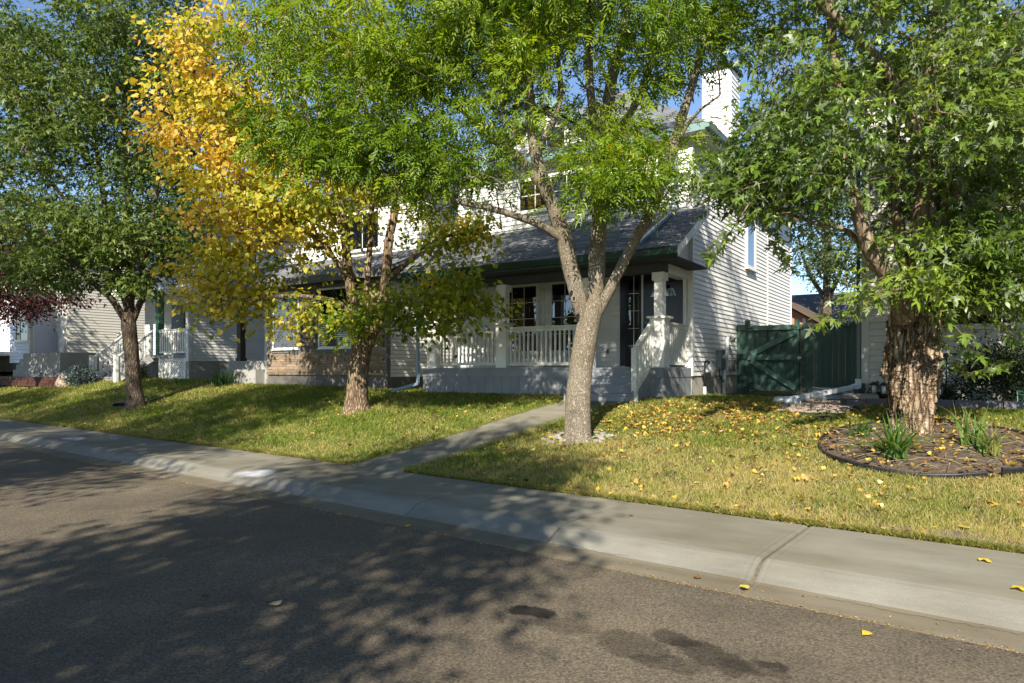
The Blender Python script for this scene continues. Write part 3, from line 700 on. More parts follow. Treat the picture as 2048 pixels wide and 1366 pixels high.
window(H1, 'S', hy0, -9.35, -7.58, 5.56, 6.28, 4, 2, bar='trim')
window(H1, 'S', hy0-0.05, -9.05, -8.05, 6.95, 7.45, 2, 1)
window(H1, 'E', hx1, 18.95, 19.75, 4.42, 5.95, 1, 1, 0.09, mull=())
# chimney chase on the right roof slope
chm = H1.part('chimney', MB().box(-5.70, -4.97, 17.55, 18.35, 6.9, 9.25), M['siding'])
boards(H1, chm, 'S', 17.55, 7.2, 9.2, lambda z: (-5.68, -4.99), E*1.1, M['siding'])
boards(H1, chm, 'E', -4.97, 7.0, 9.2, lambda z: (17.57, 18.33), E*1.1, M['siding'])
H1.part('chimney_cap', MB().add([(-5.78,17.47,9.25),(-4.89,17.47,9.25),(-4.89,18.43,9.25),(-5.78,18.43,9.25),(-5.78,17.47,9.32),(-4.89,17.47,9.32),(-4.89,18.43,9.32),(-5.78,18.43,9.32),(-5.33,17.95,9.52)],
   [(3,2,1,0),(0,1,5,4),(1,2,6,5),(2,3,7,6),(3,0,4,7),(4,5,8),(5,6,8),(6,7,8),(7,4,8)]), M['black_metal'], chm)
# porch roof
rx0, rx1 = -11.78, -4.58
PL = (hy0+0.02-PY0)*math.sqrt(1+PP*PP); zt = PZ0+PP*(hy0-PY0)
mb = MB().prism([(PY0, PZ0), (hy0-0.001, zt), (hy0-0.001, zt-0.12), (PY0, PZ0-0.12)], 0, rx0, rx1)
proof = H1.part('porch_roof', mb, M['shingle'])
shingles(H1, proof, rx0-0.02, rx1+0.02, PY0-0.03, PZ0-0.017, PL, PP)
H1.part('fascia', MB().box(rx0, rx1, PY0-0.022, PY0-0.001, PZ0-0.20, PZ0-0.012), M['green_metal'])
H1.part('gutter', MB().prism([(PY0-0.024, PZ0-0.16), (PY0-0.10, PZ0-0.16), (PY0-0.125, PZ0-0.055), (PY0-0.10, PZ0-0.055), (PY0-0.09, PZ0-0.13), (PY0-0.024, PZ0-0.13)], 0, rx0-0.02, rx1+0.02), M['green_metal'])
for x in (rx0, rx1-0.02):
    H1.part('rake_board', MB().prism([(PY0-0.01, PZ0-0.20), (PY0-0.01, PZ0-0.012), (hy0-0.001, zt-0.012), (hy0-0.001, zt-0.20)], 0, x-0.004, x+0.024), M['trim'])
zc = PZ0-0.21
H1.part('porch_ceiling', MB().box(rx0+0.03, rx1-0.03, PY0+0.02, hy0-0.03, zc, zc+0.02), M['soffit'])
for i in range(14):
    y = PY0+0.05+i*0.137
    H1.part('soffit_strip', MB().box(rx0+0.05, rx1-0.05, y, y+0.125, zc-0.012, zc-0.001), M['soffit'])
H1.part('porch_beam', MB().box(hx0+0.05, hx1-0.05, 13.13, 13.33, zc-0.20, zc-0.013), M['soffit'])
H1.part('porch_beam', MB().box(hx1-0.29, hx1-0.06, 13.33, hy0-0.03, zc-0.20, zc-0.014), M['trim'])
H1.part('gable_end', MB().prism([(12.9, zc+0.021), (hy0-0.03, zc+0.021), (hy0-0.03, zt-0.14), (12.9, PZ0+PP*(12.9-PY0)-0.14)], 0, hx1-0.14, hx1-0.06), M['trim'])
H1.part('frieze_board', MB().box(hx0+0.06, hx1-0.03, hy0-0.040, hy0-0.001, zc-0.16, zc-0.012), M['trim'])
# deck
ZD = 1.64; dx0, dx1, dy0 = -11.2, hx1, 13.0
deck = H1.part('porch_deck', MB().box(dx0+0.02, dx1-0.02, dy0+0.03, hy0-0.03, 0.75, ZD-0.036), M['deck'])
for i in range(11):
    y = dy0-0.02+i*0.145
    H1.piece('deck_board', _sh.setdefault('deckb', MB().box(0, dx1-dx0+0.02, 0, 0.138, 0, 0.034).mesh('deck_board', M['deck'])), (dx0-0.01, y, ZD-0.034), deck)
H1.part('rim_board', MB().box(dx0, dx1-0.002, dy0-0.012, dy0+0.028, ZD-0.20, ZD-0.038), M['deck'], deck)
H1.part('rim_board', MB().box(dx1-0.018, dx1+0.012, dy0-0.012, hy0-0.05, ZD-0.20, ZD-0.038), M['deck'], deck)
skm = {}
x = dx0
while x < dx1-0.01:
    w_ = min(0.236, dx1-x)
    zb = float(zg(x+w_/2, dy0))-0.02; k = (round(w_, 3), round(ZD-0.203-zb, 2))
    if k not in skm: skm[k] = MB().box(0, w_-0.006, 0, 0.022, 0, k[1]).mesh('skirt_board', M['deck'])
    H1.piece('skirt_board', skm[k], (x, dy0+0.003, ZD-0.203-k[1]), deck); x += 0.236
y = dy0+0.03
while y < hy0-0.1:
    w_ = min(0.52, hy0-0.06-y); zb = float(zg(dx1, y))-0.02
    H1.part('skirt_panel', MB().box(dx1-0.018, dx1+0.004, y, y+w_-0.006, zb+0.05, ZD-0.203), M['deck'], deck); y += 0.52
# columns on pedestals
def column(x, y, half=False):
    c = H1.part('column', MB().box(x-0.09, x+0.09, y-0.09, y+0.09, ZD+1.03, zc-0.20), M['trim'])
    H1.part('column_cap', MB().box(x-0.125, x+0.125, y-0.125, y+0.125, zc-0.36, zc-0.202), M['trim'], c)
    H1.part('pedestal', MB().box(x-0.14, x+0.14, y-0.14, y+0.14, ZD, ZD+0.97), M['trim'], c)
    H1.part('pedestal_cap', MB().box(x-0.205, x+0.205, y-0.205, y+0.205, ZD+0.985, ZD+1.03), M['trim_weather'], c)
    H1.part('neck_trim', MB().box(x-0.155, x+0.155, y-0.155, y+0.155, ZD+0.94, ZD+0.984), M['trim'], c)
colx = [-11.02, -8.95, -6.80, -5.16]; cy = 13.24
for x in colx: column(x, cy)
spindle_rail(H1, (colx[0]+0.14, cy), (colx[1]-0.14, cy), ZD, ZD+0.93, M['trim_weather'])
spindle_rail(H1, (colx[1]+0.14, cy), (colx[2]-0.14, cy), ZD, ZD+0.93, M['trim_weather'])
spindle_rail(H1, (colx[3]+0.06, cy+0.14), (colx[3]+0.06, hy0-0.06), ZD, ZD+0.93, M['trim_weather'])
# porch steps
sx0, sx1 = -6.68, -5.32
zst = float(zg(-6.0, 12.2))
stp = H1.part('porch_steps', MB().box(sx0+0.03, sx1-0.03, 12.45, dy0-0.015, zst-0.05, zst+0.16), M['deck'])
rise = (ZD-zst)/4
for i in range(3):
    y0 = dy0-0.30*(3-i)+0.02; zt_ = zst+rise*(i+1)
    H1.part('tread', MB().box(sx0, sx1, y0-0.03, y0+0.30, zt_-0.038, zt_), M['deck'], stp)
    H1.part('riser', MB().box(sx0+0.01, sx1-0.01, y0, y0+0.022, zt_-rise+0.001, zt_-0.039), M['deck'], stp)
H1.part('riser', MB().box(sx0+0.01, sx1-0.01, dy0-0.036, dy0-0.014, ZD-rise+0.002, ZD-0.04), M['deck'], stp)
for x in (sx0-0.022, sx1+0.022):
    H1.part('stringer', MB().prism([(dy0-0.93, zst-0.03), (dy0-0.016, zst-0.03), (dy0-0.016, ZD-0.05), (dy0-0.28, ZD-rise+0.01), (dy0-0.93, zst+rise*0.9)], 0, x-0.018, x+0.018), M['deck'], stp)
nx = -5.28
H1.part('newel_post', MB().box(nx-0.05, nx+0.05, 12.20, 12.30, zst-0.05, zst+rise+0.88), M['trim_weather'], stp)
spindle_rail(H1, (nx, 12.30), (nx, cy-0.14), (zst+rise*0.7, ZD-0.06), (zst+rise+0.90, ZD+0.93), M['trim_weather'], 0.13, parent_name='stair_railing', bot=0.12)
# door, side light, windows of the porch wall
yw = hy0-0.02
dX0, dX1 = -6.06, -5.14
mb = MB(); z0_, z1_ = ZD+0.02, ZD+2.09
for a0, a1, b0, b1 in ((dX0-0.07, dX0, z0_, z1_+0.07), (dX1, dX1+0.07, z0_, z1_+0.07), (dX0, dX1, z1_, z1_+0.07)): mb.box(a0, a1, yw-0.05, yw, b0, b1)
dfr = H1.part('door_frame', mb, M['trim'])
door = H1.part('door', MB().box(dX0+0.004, dX1-0.004, yw-0.028, yw, z0_+0.004, z1_-0.004), M['door'])
for ax0, ax1 in ((dX0+0.11, dX0+0.42), (dX1-0.42, dX1-0.11)):
    for b0, b1 in ((z0_+0.16, z0_+0.72), (z0_+0.86, z0_+1.38)): H1.part('door_panel', MB().box(ax0, ax1, yw-0.036, yw-0.029, b0, b1), M['door'], door)
fan = MB(); cxd = (dX0+dX1)/2; pts = [(cxd-0.29, z0_+1.56)]+[(cxd+0.29*math.cos(math.pi*(1-i/10)), z0_+1.56+0.27*math.sin(math.pi*i/10)) for i in range(1, 10)]+[(cxd+0.29, z0_+1.56)]
fan.prism(pts, 1, yw-0.034, yw-0.0285); H1.part('fan_light', fan, M['glass'], door)
for i in range(1, 4):
    a = math.pi*i/4; H1.part('fan_bar', MB().bar((cxd, yw-0.037, z0_+1.565), (cxd+0.285*math.cos(a), yw-0.037, z0_+1.565+0.26*math.sin(a)), 0.006, 0.012, (0,1,0)), M['trim'], door)
H1.part('door_knob', MB().lathe([(0.012,0),(0.012,0.03),(0.03,0.04),(0.032,0.06),(0.012,0.07)], (dX0+0.075, yw-0.06, z0_+0.93), 10), M['galv'], door)
window(H1, 'S', yw, -6.42, -6.15, ZD+0.10, ZD+2.07, 2, 5, 0.045, frame='black_metal', bar='trim', bw=0.006)
H1.part('side_panel', MB().box(-6.63, -6.47, yw-0.04, yw, ZD+0.05, ZD+2.12), M['door'])
window(H1, 'S', yw, -8.42, -7.32, ZD+0.42, ZD+2.02, 3, 4, 0.07, bw=0.006)
window(H1, 'S', yw, -9.94, -8.86, ZD+0.42, ZD+2.02, 3, 4, 0.07, bw=0.006)
for c in (-8.66,): H1.part('pilaster', MB().box(c-0.02, c+0.02, yw-0.03, yw, ZD+0.02, zc-0.16), M['trim'])
lamp = H1.part('porch_light', MB().box(-6.93, -6.82, yw-0.03, yw, ZD+1.83, ZD+1.99), M['grey_metal'])
H1.part('lamp_glass', MB().lathe([(0.03,0),(0.055,0.02),(0.06,0.15),(0.02,0.2)], (-6.875, yw-0.09, ZD+1.68), 8), M['lamp_glass'], lamp)
H1.part('door_bell', MB().lathe([(0.035,0),(0.04,0.01),(0.03,0.02)], (-6.76, yw-0.03, ZD+1.16), 12), M['trim'])
H1.part('outlet_cover', MB().box(-6.98, -6.92, yw-0.03, yw, ZD+0.33, ZD+0.43), M['meter'])
# downspout from the upper roof lying on the porch roof
dsp = [Vector((-5.28, 14.50, 6.62)), Vector((-5.28, 14.52, PZ0+PP*(14.46-PY0)+0.16)), Vector((-5.30, 14.3, PZ0+PP*(14.3-PY0)+0.07)), Vector((-5.42, PY0+0.12, PZ0+PP*0.12+0.07))]
mb = MB()
for a, b in zip(dsp[:-1], dsp[1:]): mb.bar(a, b, 0.075, 0.06, (0.02, 0.3, 1))
H1.part('downspout', mb, M['downspout_blue_lit'])
mb = MB()
for a, b in (((-11.3,12.75,PZ0-0.2),(-11.3,12.92,PZ0-0.42)), ((-11.3,12.92,PZ0-0.42),(-11.3,12.92,1.25)), ((-11.3,12.92,1.25),(-11.75,12.45,1.07))): mb.bar(a, b, 0.075, 0.06, (0.1,1,0.1))
H1.part('downspout', mb, M['downspout_blue_lit'])

# gas meter and electric service on the side wall
gm = Thing('gas_meter', 'black gas meter with bent supply pipe on the white side wall', 'meter', (hx1+0.15, 15.35, 1.05))
X = hx1+0.14
gm.part('supply_pipe', MB().tube([(X,15.05,0.95),(X,15.05,1.70),(X,15.08,1.78),(X,15.32,1.78),(X,15.36,1.72),(X,15.36,1.62)], [0.022]*6, 8), M['black_metal'])
gm.part('meter_body', MB().lathe([(0.05,0),(0.12,0.03),(0.14,0.10),(0.14,0.22),(0.10,0.28),(0.07,0.34),(0.03,0.36)], (X,15.42,1.40), 14), M['meter'])
gm.part('regulator', MB().lathe([(0.04,0),(0.10,0.01),(0.10,0.05),(0.05,0.09),(0.03,0.14)], (X,15.17,1.52), 12), M['grey_metal'])
gm.part('outlet_pipe', MB().tube([(X,15.52,1.70),(X,15.52,1.78),(X,15.66,1.78),(X,15.70,1.70),(X-0.02,15.72,1.42),(X-0.12,15.74,1.40)], [0.02]*6, 8), M['grey_metal'])
gm.part('ground_sleeve', MB().tube([(X,15.05,0.90),(X,15.05,1.22)], [0.035,0.035], 8), M['downspout'])
em = Thing('electric_meter', 'grey electric meter box and conduit beside the green gate', 'meter', (hx1+0.1, 16.6, 1.05))
em.part('conduit', MB().tube([(hx1+0.07,16.75,0.9),(hx1+0.07,16.75,1.62)], [0.045]*2, 10), M['downspout'])
em.part('meter_box', MB().box(hx1+0.02, hx1+0.15, 16.25, 16.58, 1.62, 2.06), M['grey_metal'])
em.part('meter_dial', MB().lathe([(0.085,0),(0.09,0.03),(0.07,0.10)], (hx1+0.17, 16.42, 1.85), 14), M['lamp_glass'])
em.part('junction_box', MB().box(hx1+0.02, hx1+0.13, 16.68, 16.90, 1.62, 2.0), M['downspout'])
em.part('cable', MB().tube([(hx1+0.06,16.42,1.62),(hx1+0.08,16.35,1.45),(hx1+0.12,16.5,1.30),(hx1+0.10,16.68,1.34)], [0.012]*4, 6), M['black_metal'])
vp = Thing('vent_pipe', 'white plastic elbow vent pipe on the sunlit side wall', 'pipe', (hx1+0.08, 16.9, 2.0))
vp.part('pipe', MB().tube([(hx1+0.09,16.95,2.0),(hx1+0.09,16.95,2.32),(hx1+0.10,17.0,2.38),(hx1+0.14,17.12,2.38)], [0.045]*4, 10), M['downspout'])
vp.part('vent_hood', MB().tube([(hx1+0.14,17.08,2.38),(hx1+0.16,17.2,2.33)], [0.06,0.062], 10), M['trim'])
sb = Thing('dish_box', 'coiled grey utility bracket low on the white wall', 'bracket', (hx1+0.1, 17.4, 1.6))
sb.part('bracket', MB().box(hx1+0.02, hx1+0.10, 17.30, 17.62, 1.58, 1.84), M['grey_metal'])
sb.part('cable_loop', MB().tube([(hx1+0.13, 17.46+0.14*math.cos(a), 1.70+0.14*math.sin(a)) for a in np.linspace(0, 6.1, 14)], [0.012]*14, 6), M['meter'])

# ================================================================== stone fronted house to the left
H2 = Thing('house', 'house with brown ledge stone front and two white framed windows', 'house', (-17.0, 16.0, 1.05))
ax0, ax1, ay0, ay1, abk = -20.8, -13.25, 13.9, 25.0, 15.6
H2.part('foundation', MB().box(-18.4, ax1, ay0, abk, 0.7, 1.40), M['found_dark'])
H2.part('foundation', MB().box(ax0, ax1-0.001, abk+0.001, ay1, 0.7, 1.40), M['found_dark'])
w2 = H2.part('wall', MB().box(-18.4, ax1, ay0, abk, 1.402, 4.25), M['found_dark'])
w2b = H2.part('wall', MB().box(ax0, ax1-0.002, abk+0.001, ay1, 1.402, 6.9), M['siding_cream'])
boards(H2, w2b, 'E', ax1, 1.38, 6.8, lambda z: (ay0+0.1, ay1) if z < 4.1 else (abk+0.03, ay1), E, M['siding_cream'])
boards(H2, w2b, 'S', abk, 4.9, 6.8, lambda z: (ax0+0.05, ax1-0.05), E*1.1, M['siding_cream'])
boards(H2, w2b, 'S', abk, 1.5, 4.1, lambda z: (ax0+0.05, -18.42), E*1.1, M['siding_cream'])
H2.part('corner_trim', MB().box(ax1-0.05, ax1+0.03, ay0-0.06, ay0+0.09, 1.41, 4.2), M['stone_trim'])
# ledge stones, each its own piece
rs = random.Random(5); stm = []
for q in range(10):
    L = 0.18+0.05*q; hh = 0.062+0.012*(q % 3); b = bmesh.new(); bmesh.ops.create_cube(b, size=1.0)
    for v in b.verts:
        v.co = Vector((v.co.x*L+rs.uniform(-0.006, 0.006), (v.co.y-0.5)*0.05+(rs.uniform(-0.012, 0.01) if v.co.y < 0 else 0), v.co.z*hh+rs.uniform(-0.006, 0.006)))
    me = bpy.data.meshes.new('ledge_stone'); b.to_mesh(me); b.free(); me.materials.append(M['ledge']); stm.append((L, hh, me))
wins2 = [(-17.97, -16.85), (-15.88, -14.62)]; wz0, wz1 = 2.27, 3.92
z = 1.44
while z < 4.1:
    hsel = rs.choice([0, 1, 2]); hh = 0.062+0.012*hsel; x = -18.38+rs.uniform(0, 0.1)
    cand = [c for c in stm if abs(c[1]-hh) < 1e-6]
    while x < ax1-0.12:
        L, _, me = rs.choice(cand)
        L = min(L, ax1-0.05-x); c = x+L/2
        if not any(a-0.12 < c+L/2 and c-L/2 < b+0.12 and wz0-0.16 < z+hh/2 and z < wz1+0.16 for a, b in wins2) and L > 0.1:
            H2.piece('ledge_stone', me, (c, ay0-rs.uniform(-0.006, 0.012), z+hh/2), w2, scale=(L/me_len if (me_len := [k for k in stm if k[2] is me][0][0]) else 1, 1, 1))
        x += L+0.008
    z += hh+0.007
for a, b in wins2:
    window(H2, 'S', ay0-0.03, a, b, wz0, wz1, 1, 1, 0.05, blind=True, out=0.065)
    mb = MB(); mb.box(a-0.13, b+0.13, ay0-0.075, ay0-0.001, wz0-0.17, wz0-0.084); mb.box(a-0.13, a-0.052, ay0-0.07, ay0-0.001, wz0-0.083, wz1+0.13); mb.box(b+0.052, b+0.13, ay0-0.07, ay0-0.001, wz0-0.083, wz1+0.13); mb.box(a-0.05, b+0.05, ay0-0.07, ay0-0.001, wz1+0.055, wz1+0.13)
    H2.part('window_trim', mb, M['stone_trim'])
P2 = 0.42; y0r, z0r = 13.45, 4.30; ztr = z0r+P2*(abk-y0r)
r2 = H2.part('porch_roof', MB().prism([(y0r, z0r), (abk-0.001, ztr), (abk-0.001, ztr-0.1), (y0r, z0r-0.1)], 0, ax0-0.35, ax1+0.30), M['shingle'])
shingles(H2, r2, ax0-0.37, ax1+0.32, y0r-0.02, z0r-0.01, (abk-y0r)*math.sqrt(1+P2*P2), P2, 0.19, unit=1.2)
H2.part('fascia', MB().box(ax0-0.35, ax1+0.30, y0r-0.02, y0r-0.001, z0r-0.2, z0r-0.01), M['stone_trim'])
H2.part('soffit', MB().box(ax0-0.33, ax1+0.28, y0r, abk, z0r-0.2, z0r-0.185), M['soffit'])
h = (ax1-ax0)/2+0.4; cx2 = (ax0+ax1)/2
H2.part('roof', MB().add([(ax0-0.4,abk-0.4,6.9),(ax1+0.4,abk-0.4,6.9),(ax1+0.4,ay1+0.4,6.9),(ax0-0.4,ay1+0.4,6.9),(cx2,abk-0.4+h,6.9+0.6*h),(cx2,ay1+0.4-h,6.9+0.6*h)], [(0,1,4),(1,2,5,4),(2,3,5),(3,0,4,5),(3,2,1,0)]), M['shingle_far'])
window(H2, 'S', abk, -16.6, -15.2, 5.4, 6.5, 2, 1)
post = H2.part('entry_post', MB().box(-20.42, -20.22, 14.22, 14.42, 1.93, 4.1), M['dark_post'])
H2.part('post_base', MB().box(-20.45, -20.19, 14.19, 14.45, 1.88, 1.98), M['dark_post'], post)
H2.part('landing', MB().box(-20.5, -18.42, 13.95, abk, 0.9, 1.875), M['conc_step'])
for i in range(2): H2.part('step', MB().box(-20.5-0.32*(i+1), -20.5-0.32*i-0.002, 13.95, 15.3, 0.9, 1.875-0.27*(i+1)), M['conc_step'])
H2.part('step', MB().box(-20.45, -18.6, 13.62, 13.948, 0.9, 1.60), M['conc_step'])

# white porch house further left
H3 = Thing('house', 'white sided house with lattice porch and sage green posts', 'house', (-26.0, 17.0, 1.25))
bx0, bx1, by0, by1 = -29.0, -23.5, 14.4, 25.0
H3.part('foundation', MB().box(bx0, bx1-0.01, 15.8, by1, 0.8, 1.92), M['found'])
H3.part('foundation', MB().box(bx1-0.2, bx1-0.008, by0+0.02, 15.799, 0.8, 1.92), M['found'])
w3 = H3.part('wall', MB().box(bx0, bx1-0.012, 15.8, by1, 1.922, 6.9), M['siding_cream'])
w3b = H3.part('wall', MB().box(bx1-0.2, bx1-0.012, by0+0.02, 15.799, 1.922, 6.9), M['siding_cream'])
H3.part('upper_wall', MB().box(bx0, bx1-0.201, by0+0.02, 15.799, 4.55, 6.9), M['siding_cream'])
boards(H3, w3, 'E', bx1, 1.90, 6.8, lambda z: (by0+0.1, by1), E, M['siding_cream'])
boards(H3, w3, 'S', 15.8, 2.2, 4.5, lambda z: (bx0+0.05, bx1-0.22), E*1.05, M['siding_cream'])
boards(H3, w3, 'S', by0+0.01, 4.6, 6.8, lambda z: (bx0+0.05, bx1-0.1), E*1.05, M['siding_cream'])
H3.part('corner_trim', MB().box(bx1-0.12, bx1+0.04, by0-0.04, by0+0.09, 1.9, 6.8), M['trim'])
h = (bx1-bx0)/2+0.4; c3 = (bx0+bx1)/2
H3.part('roof', MB().add([(bx0-0.4,by0-0.4,6.9),(bx1+0.4,by0-0.4,6.9),(bx1+0.4,by1+0.4,6.9),(bx0-0.4,by1+0.4,6.9),(c3,by0-0.4+h,6.9+0.6*h),(c3,by1+0.4-h,6.9+0.6*h)], [(0,1,4),(1,2,5,4),(2,3,5),(3,0,4,5),(3,2,1,0)]), M['shingle_far'])
zd3 = 2.15
dk = H3.part('porch_deck', MB().box(bx0+0.3, bx1-0.205, by0, 15.79, zd3-0.12, zd3), M['deck'])
window(H3, 'S', 15.8, -25.5, -24.6, zd3+0.5, zd3+1.9, 1, 1, 0.06)
dr = H3.part('door', MB().box(-26.9, -26.0, 15.74, 15.8, zd3+0.02, zd3+2.05), M['door'])
for x in (-25.62, -28.0): H3.part('porch_post', MB().box(x-0.11, x+0.11, by0+0.02, by0+0.24, zd3-0.02, 4.55), M['green_post'])
spindle_rail(H3, (-25.5, by0+0.06), (bx1-0.22, by0+0.06), zd3, zd3+0.95, M['trim'], 0.14, 0.06)
spindle_rail(H3, (-28.6, by0+0.06), (-28.1, by0+0.06), zd3, zd3+0.95, M['trim'], 0.14, 0.06)
lat = H3.part('lattice_panel', MB().box(-25.4, bx1-0.215, by0+0.055, by0+0.06, 1.2, zd3-0.125), M['trim_weather'])
x = -25.4-0.9
zl0, zl1 = 1.22, zd3-0.14
for sgn in (1, -1):
    q = -0.95
    while q < 1.75:
        a0 = q; b0 = q+(zl1-zl0)
        lo, hi = max(0.0, a0), min(1.68, b0)
        if hi-lo > 0.04:
            za, zb = zl0+(lo-a0), zl0+(hi-a0)
            if sgn < 0: za, zb = zl0+zl1-za, zl0+zl1-zb
            H3.part('lattice_slat', MB().bar((-25.4+lo, by0+(0.045 if sgn > 0 else 0.035), za), (-25.4+hi, by0+(0.045 if sgn > 0 else 0.035), zb), 0.009, 0.036, (0,0,1)), M['trim'], lat)
        q += 0.135
mb = MB(); mb.box(-25.48, -25.39, by0+0.0, by0+0.05, 1.15, zd3-0.121); mb.box(bx1-0.30, bx1-0.21, by0, by0+0.05, 1.15, zd3-0.121)
H3.part('lattice_frame', mb, M['trim'], lat)
s3 = H3.part('porch_stairs', MB().box(-27.65, -26.05, 13.7, by0-0.01, 1.1, 1.35), M['deck'])
g3 = float(zg(-26.8, 13.0)); r3 = (zd3-g3)/5
for i in range(4):
    y = by0-0.28*(4-i); H3.part('tread', MB().box(-27.7, -26.0, y-0.02, y+0.28, g3+r3*(i+1)-0.04, g3+r3*(i+1)), M['deck'], s3)
    H3.part('riser', MB().box(-27.68, -26.02, y, y+0.02, g3+r3*i, g3+r3*(i+1)-0.041), M['deck'], s3)
for x in (-27.75, -25.95):
    H3.part('newel_post', MB().box(x-0.06, x+0.06, 13.02, 13.14, g3-0.05, g3+1.02), M['trim'], s3)
    H3.part('stringer', MB().bar((x, 13.1, g3+0.12), (x, by0, zd3-0.12), 0.05, 0.24), M['trim'], s3)
    spindle_rail(H3, (x, 13.14), (x, by0+0.02), (g3+0.15, zd3+0.02), (g3+0.98, zd3+0.95), M['trim'], 0.16, 0.07, parent_name='stair_railing')

# tan sided house beyond it, with concrete porch
H4 = Thing('house', 'tan sided house with stepped concrete porch behind the purple tree', 'house', (-37.0, 17.0, 1.4))
H4.part('foundation', MB().box(-42.0, -34.0, 15.0, 25.0, 0.9, 2.0), M['found_dark'])
w4 = H4.part('wall', MB().box(-42.0, -34.02, 15.0, 25.0, 2.002, 7.0), M['siding_tan'])
boards(H4, w4, 'E', -34.02, 1.98, 6.9, lambda z: (15.05, 25.0), 0.127, M['siding_tan'])
w4b = H4.part('bay', MB().box(-37.35, -35.05, 14.0, 14.999, 1.9, 5.2), M['siding_shade_blue'])
boards(H4, w4b, 'S', 14.0, 1.9, 5.1, lambda z: (-37.3, -35.1), 0.15, M['siding_shade_blue'])
H4.part('corner_trim', MB().box(-35.1, -35.01, 13.955, 14.08, 1.9, 5.2), M['trim'])
window(H4, 'S', 14.0, -36.55, -35.35, 2.95, 3.95, 1, 1, 0.07, mull=(-36.15,))
H4.part('door', MB().box(-34.75, -34.2, 14.93, 14.998, 2.32, 4.35), M['trim'])
H4.part('porch_post', MB().box(-34.25, -34.12, 13.55, 13.68, 2.3, 5.0), M['rope'])
H4.part('porch', MB().box(-34.4, -31.0, 13.4, 14.95, 1.1, 2.30), M['conc_step'])
for i in range(3): H4.part('step', MB().box(-34.4-0.34*(i+1), -34.4-0.34*i-0.002, 13.4, 13.99, 1.1, 2.30-0.24*(i+1)), M['conc_step'])
H4.part('roof', MB().add([(-42.4,14.5,7.0),(-33.6,14.5,7.0),(-33.6,25.4,7.0),(-42.4,25.4,7.0),(-38,18.9,9.6),(-38,21,9.6)], [(0,1,4),(1,2,5,4),(2,3,5),(3,0,4,5),(3,2,1,0)]), M['shingle_far'])
H5 = Thing('house', 'white house at the left edge with black deck railing', 'house', (-46.0, 17.0, 1.5))
H5.part('wall', MB().box(-52, -42.6, 14.6, 25, 0.9, 7.0), M['siding'])
w5 = H5.part('deck', MB().box(-46.5, -37.55, 13.4, 14.59, 2.25, 2.42), M['trim'])
boards(H5, w5, 'S', 14.62, 2.45, 5.0, lambda z: (-42.5, -37.6), 0.127, M['siding'])
H5.part('wall', MB().box(-42.59, -37.5, 14.62, 15.0-0.01, 1.5, 5.2), M['siding'])
spindle_rail(H5, (-46.4, 13.45), (-37.6, 13.45), 2.42, 3.35, M['black_metal'], 0.16, 0.025)
H5.part('lattice', MB().box(-46.5, -37.6, 13.5, 13.52, 1.2, 2.245), M['lattice_brown'])
H5.part('roof', MB().add([(-52.4,14.2,7.0),(-42.2,14.2,7.0),(-42.2,25.4,7.0),(-52.4,25.4,7.0),(-47.3,19.4,9.8),(-47.3,20.2,9.8)], [(0,1,4),(1,2,5,4),(2,3,5),(3,0,4,5),(3,2,1,0)]), M['shingle_far'])

# beige neighbour at the right
H6 = Thing('house', 'beige sided house behind the thick shaggy maple trunk', 'house', (4.0, 18.0, 0.95))
cx0, cy0 = -1.63, 14.6; e6 = 0.126
H6.part('foundation', MB().box(cx0+0.02, 10, cy0+0.02, 25, 0.6, 1.35), M['found'])
w6 = H6.part('wall', MB().box(cx0, 10, cy0, 25, 1.352, 7.2), M['siding_beige'])
boards(H6, w6, 'S', cy0, 1.34, 7.1, lambda z: (cx0+0.05, 6.0), e6, M['siding_beige'])
H6.part('corner_trim', MB().box(cx0-0.04, cx0+0.09, cy0-0.04, cy0+0.08, 1.34, 7.1), M['siding_beige'])
window(H6, 'S', cy0, -0.45, 1.45, 2.40, 3.7, 2, 1, 0.07, frame='siding_beige')
window(H6, 'S', cy0, -0.45, 1.15, 5.2, 6.5, 2, 1, 0.07)
H6.part('roof', MB().add([(cx0-0.45,cy0-0.45,7.2),(10.4,cy0-0.45,7.2),(10.4,25.4,7.2),(cx0-0.45,25.4,7.2),(4.4,19.0,10.2),(4.4,21,10.2)], [(0,1,4),(1,2,5,4),(2,3,5),(3,0,4,5),(3,2,1,0)]), M['shingle_far'])
H6.part('fascia', MB().box(cx0-0.45, 10.4, cy0-0.47, cy0-0.451, 7.02, 7.19), M['green_metal'])
H6.part('soffit', MB().box(cx0-0.44, 10.3, cy0-0.44, 25.3, 7.03, 7.05), M['trim'])
dz6 = float(zg(-1.8, 14.0))
H6.part('downspout', MB().bar((cx0-0.09, cy0-0.03, 1.25), (cx0-0.09, cy0-0.03, 7.0), 0.06, 0.075, (0,1,0)), M['green_metal'])
g_ = G(1612, 822, 0.05)
dsx = Thing('downspout_extension', 'white downspout pipe lying across gravel to the lawn', 'pipe', (-2.3, 13.4, dz6))
mb = MB(); a = Vector((cx0-0.09, cy0-0.06, 1.28)); b = Vector((-2.62, 12.75, float(zg(-2.62, 12.75))+0.07))
mb.bar(a, b, 0.10, 0.075); dsx.part('pipe', mb, M['downspout'])
dsx.part('elbow', MB().tube([(cx0-0.09, cy0-0.04, 1.42), (cx0-0.09, cy0-0.05, 1.30), a+(b-a)*0.12], [0.055,0.06,0.055], 8), M['downspout'])
pts = [b+Vector((0.05,0.08,0.0)), b+Vector((-0.08,-0.05,-0.015)), b+Vector((-0.14,-0.16,-0.01)), b+Vector((-0.06,-0.27,-0.01)), b+Vector((0.10,-0.34,-0.012)), b+Vector((0.26,-0.40,-0.014))]
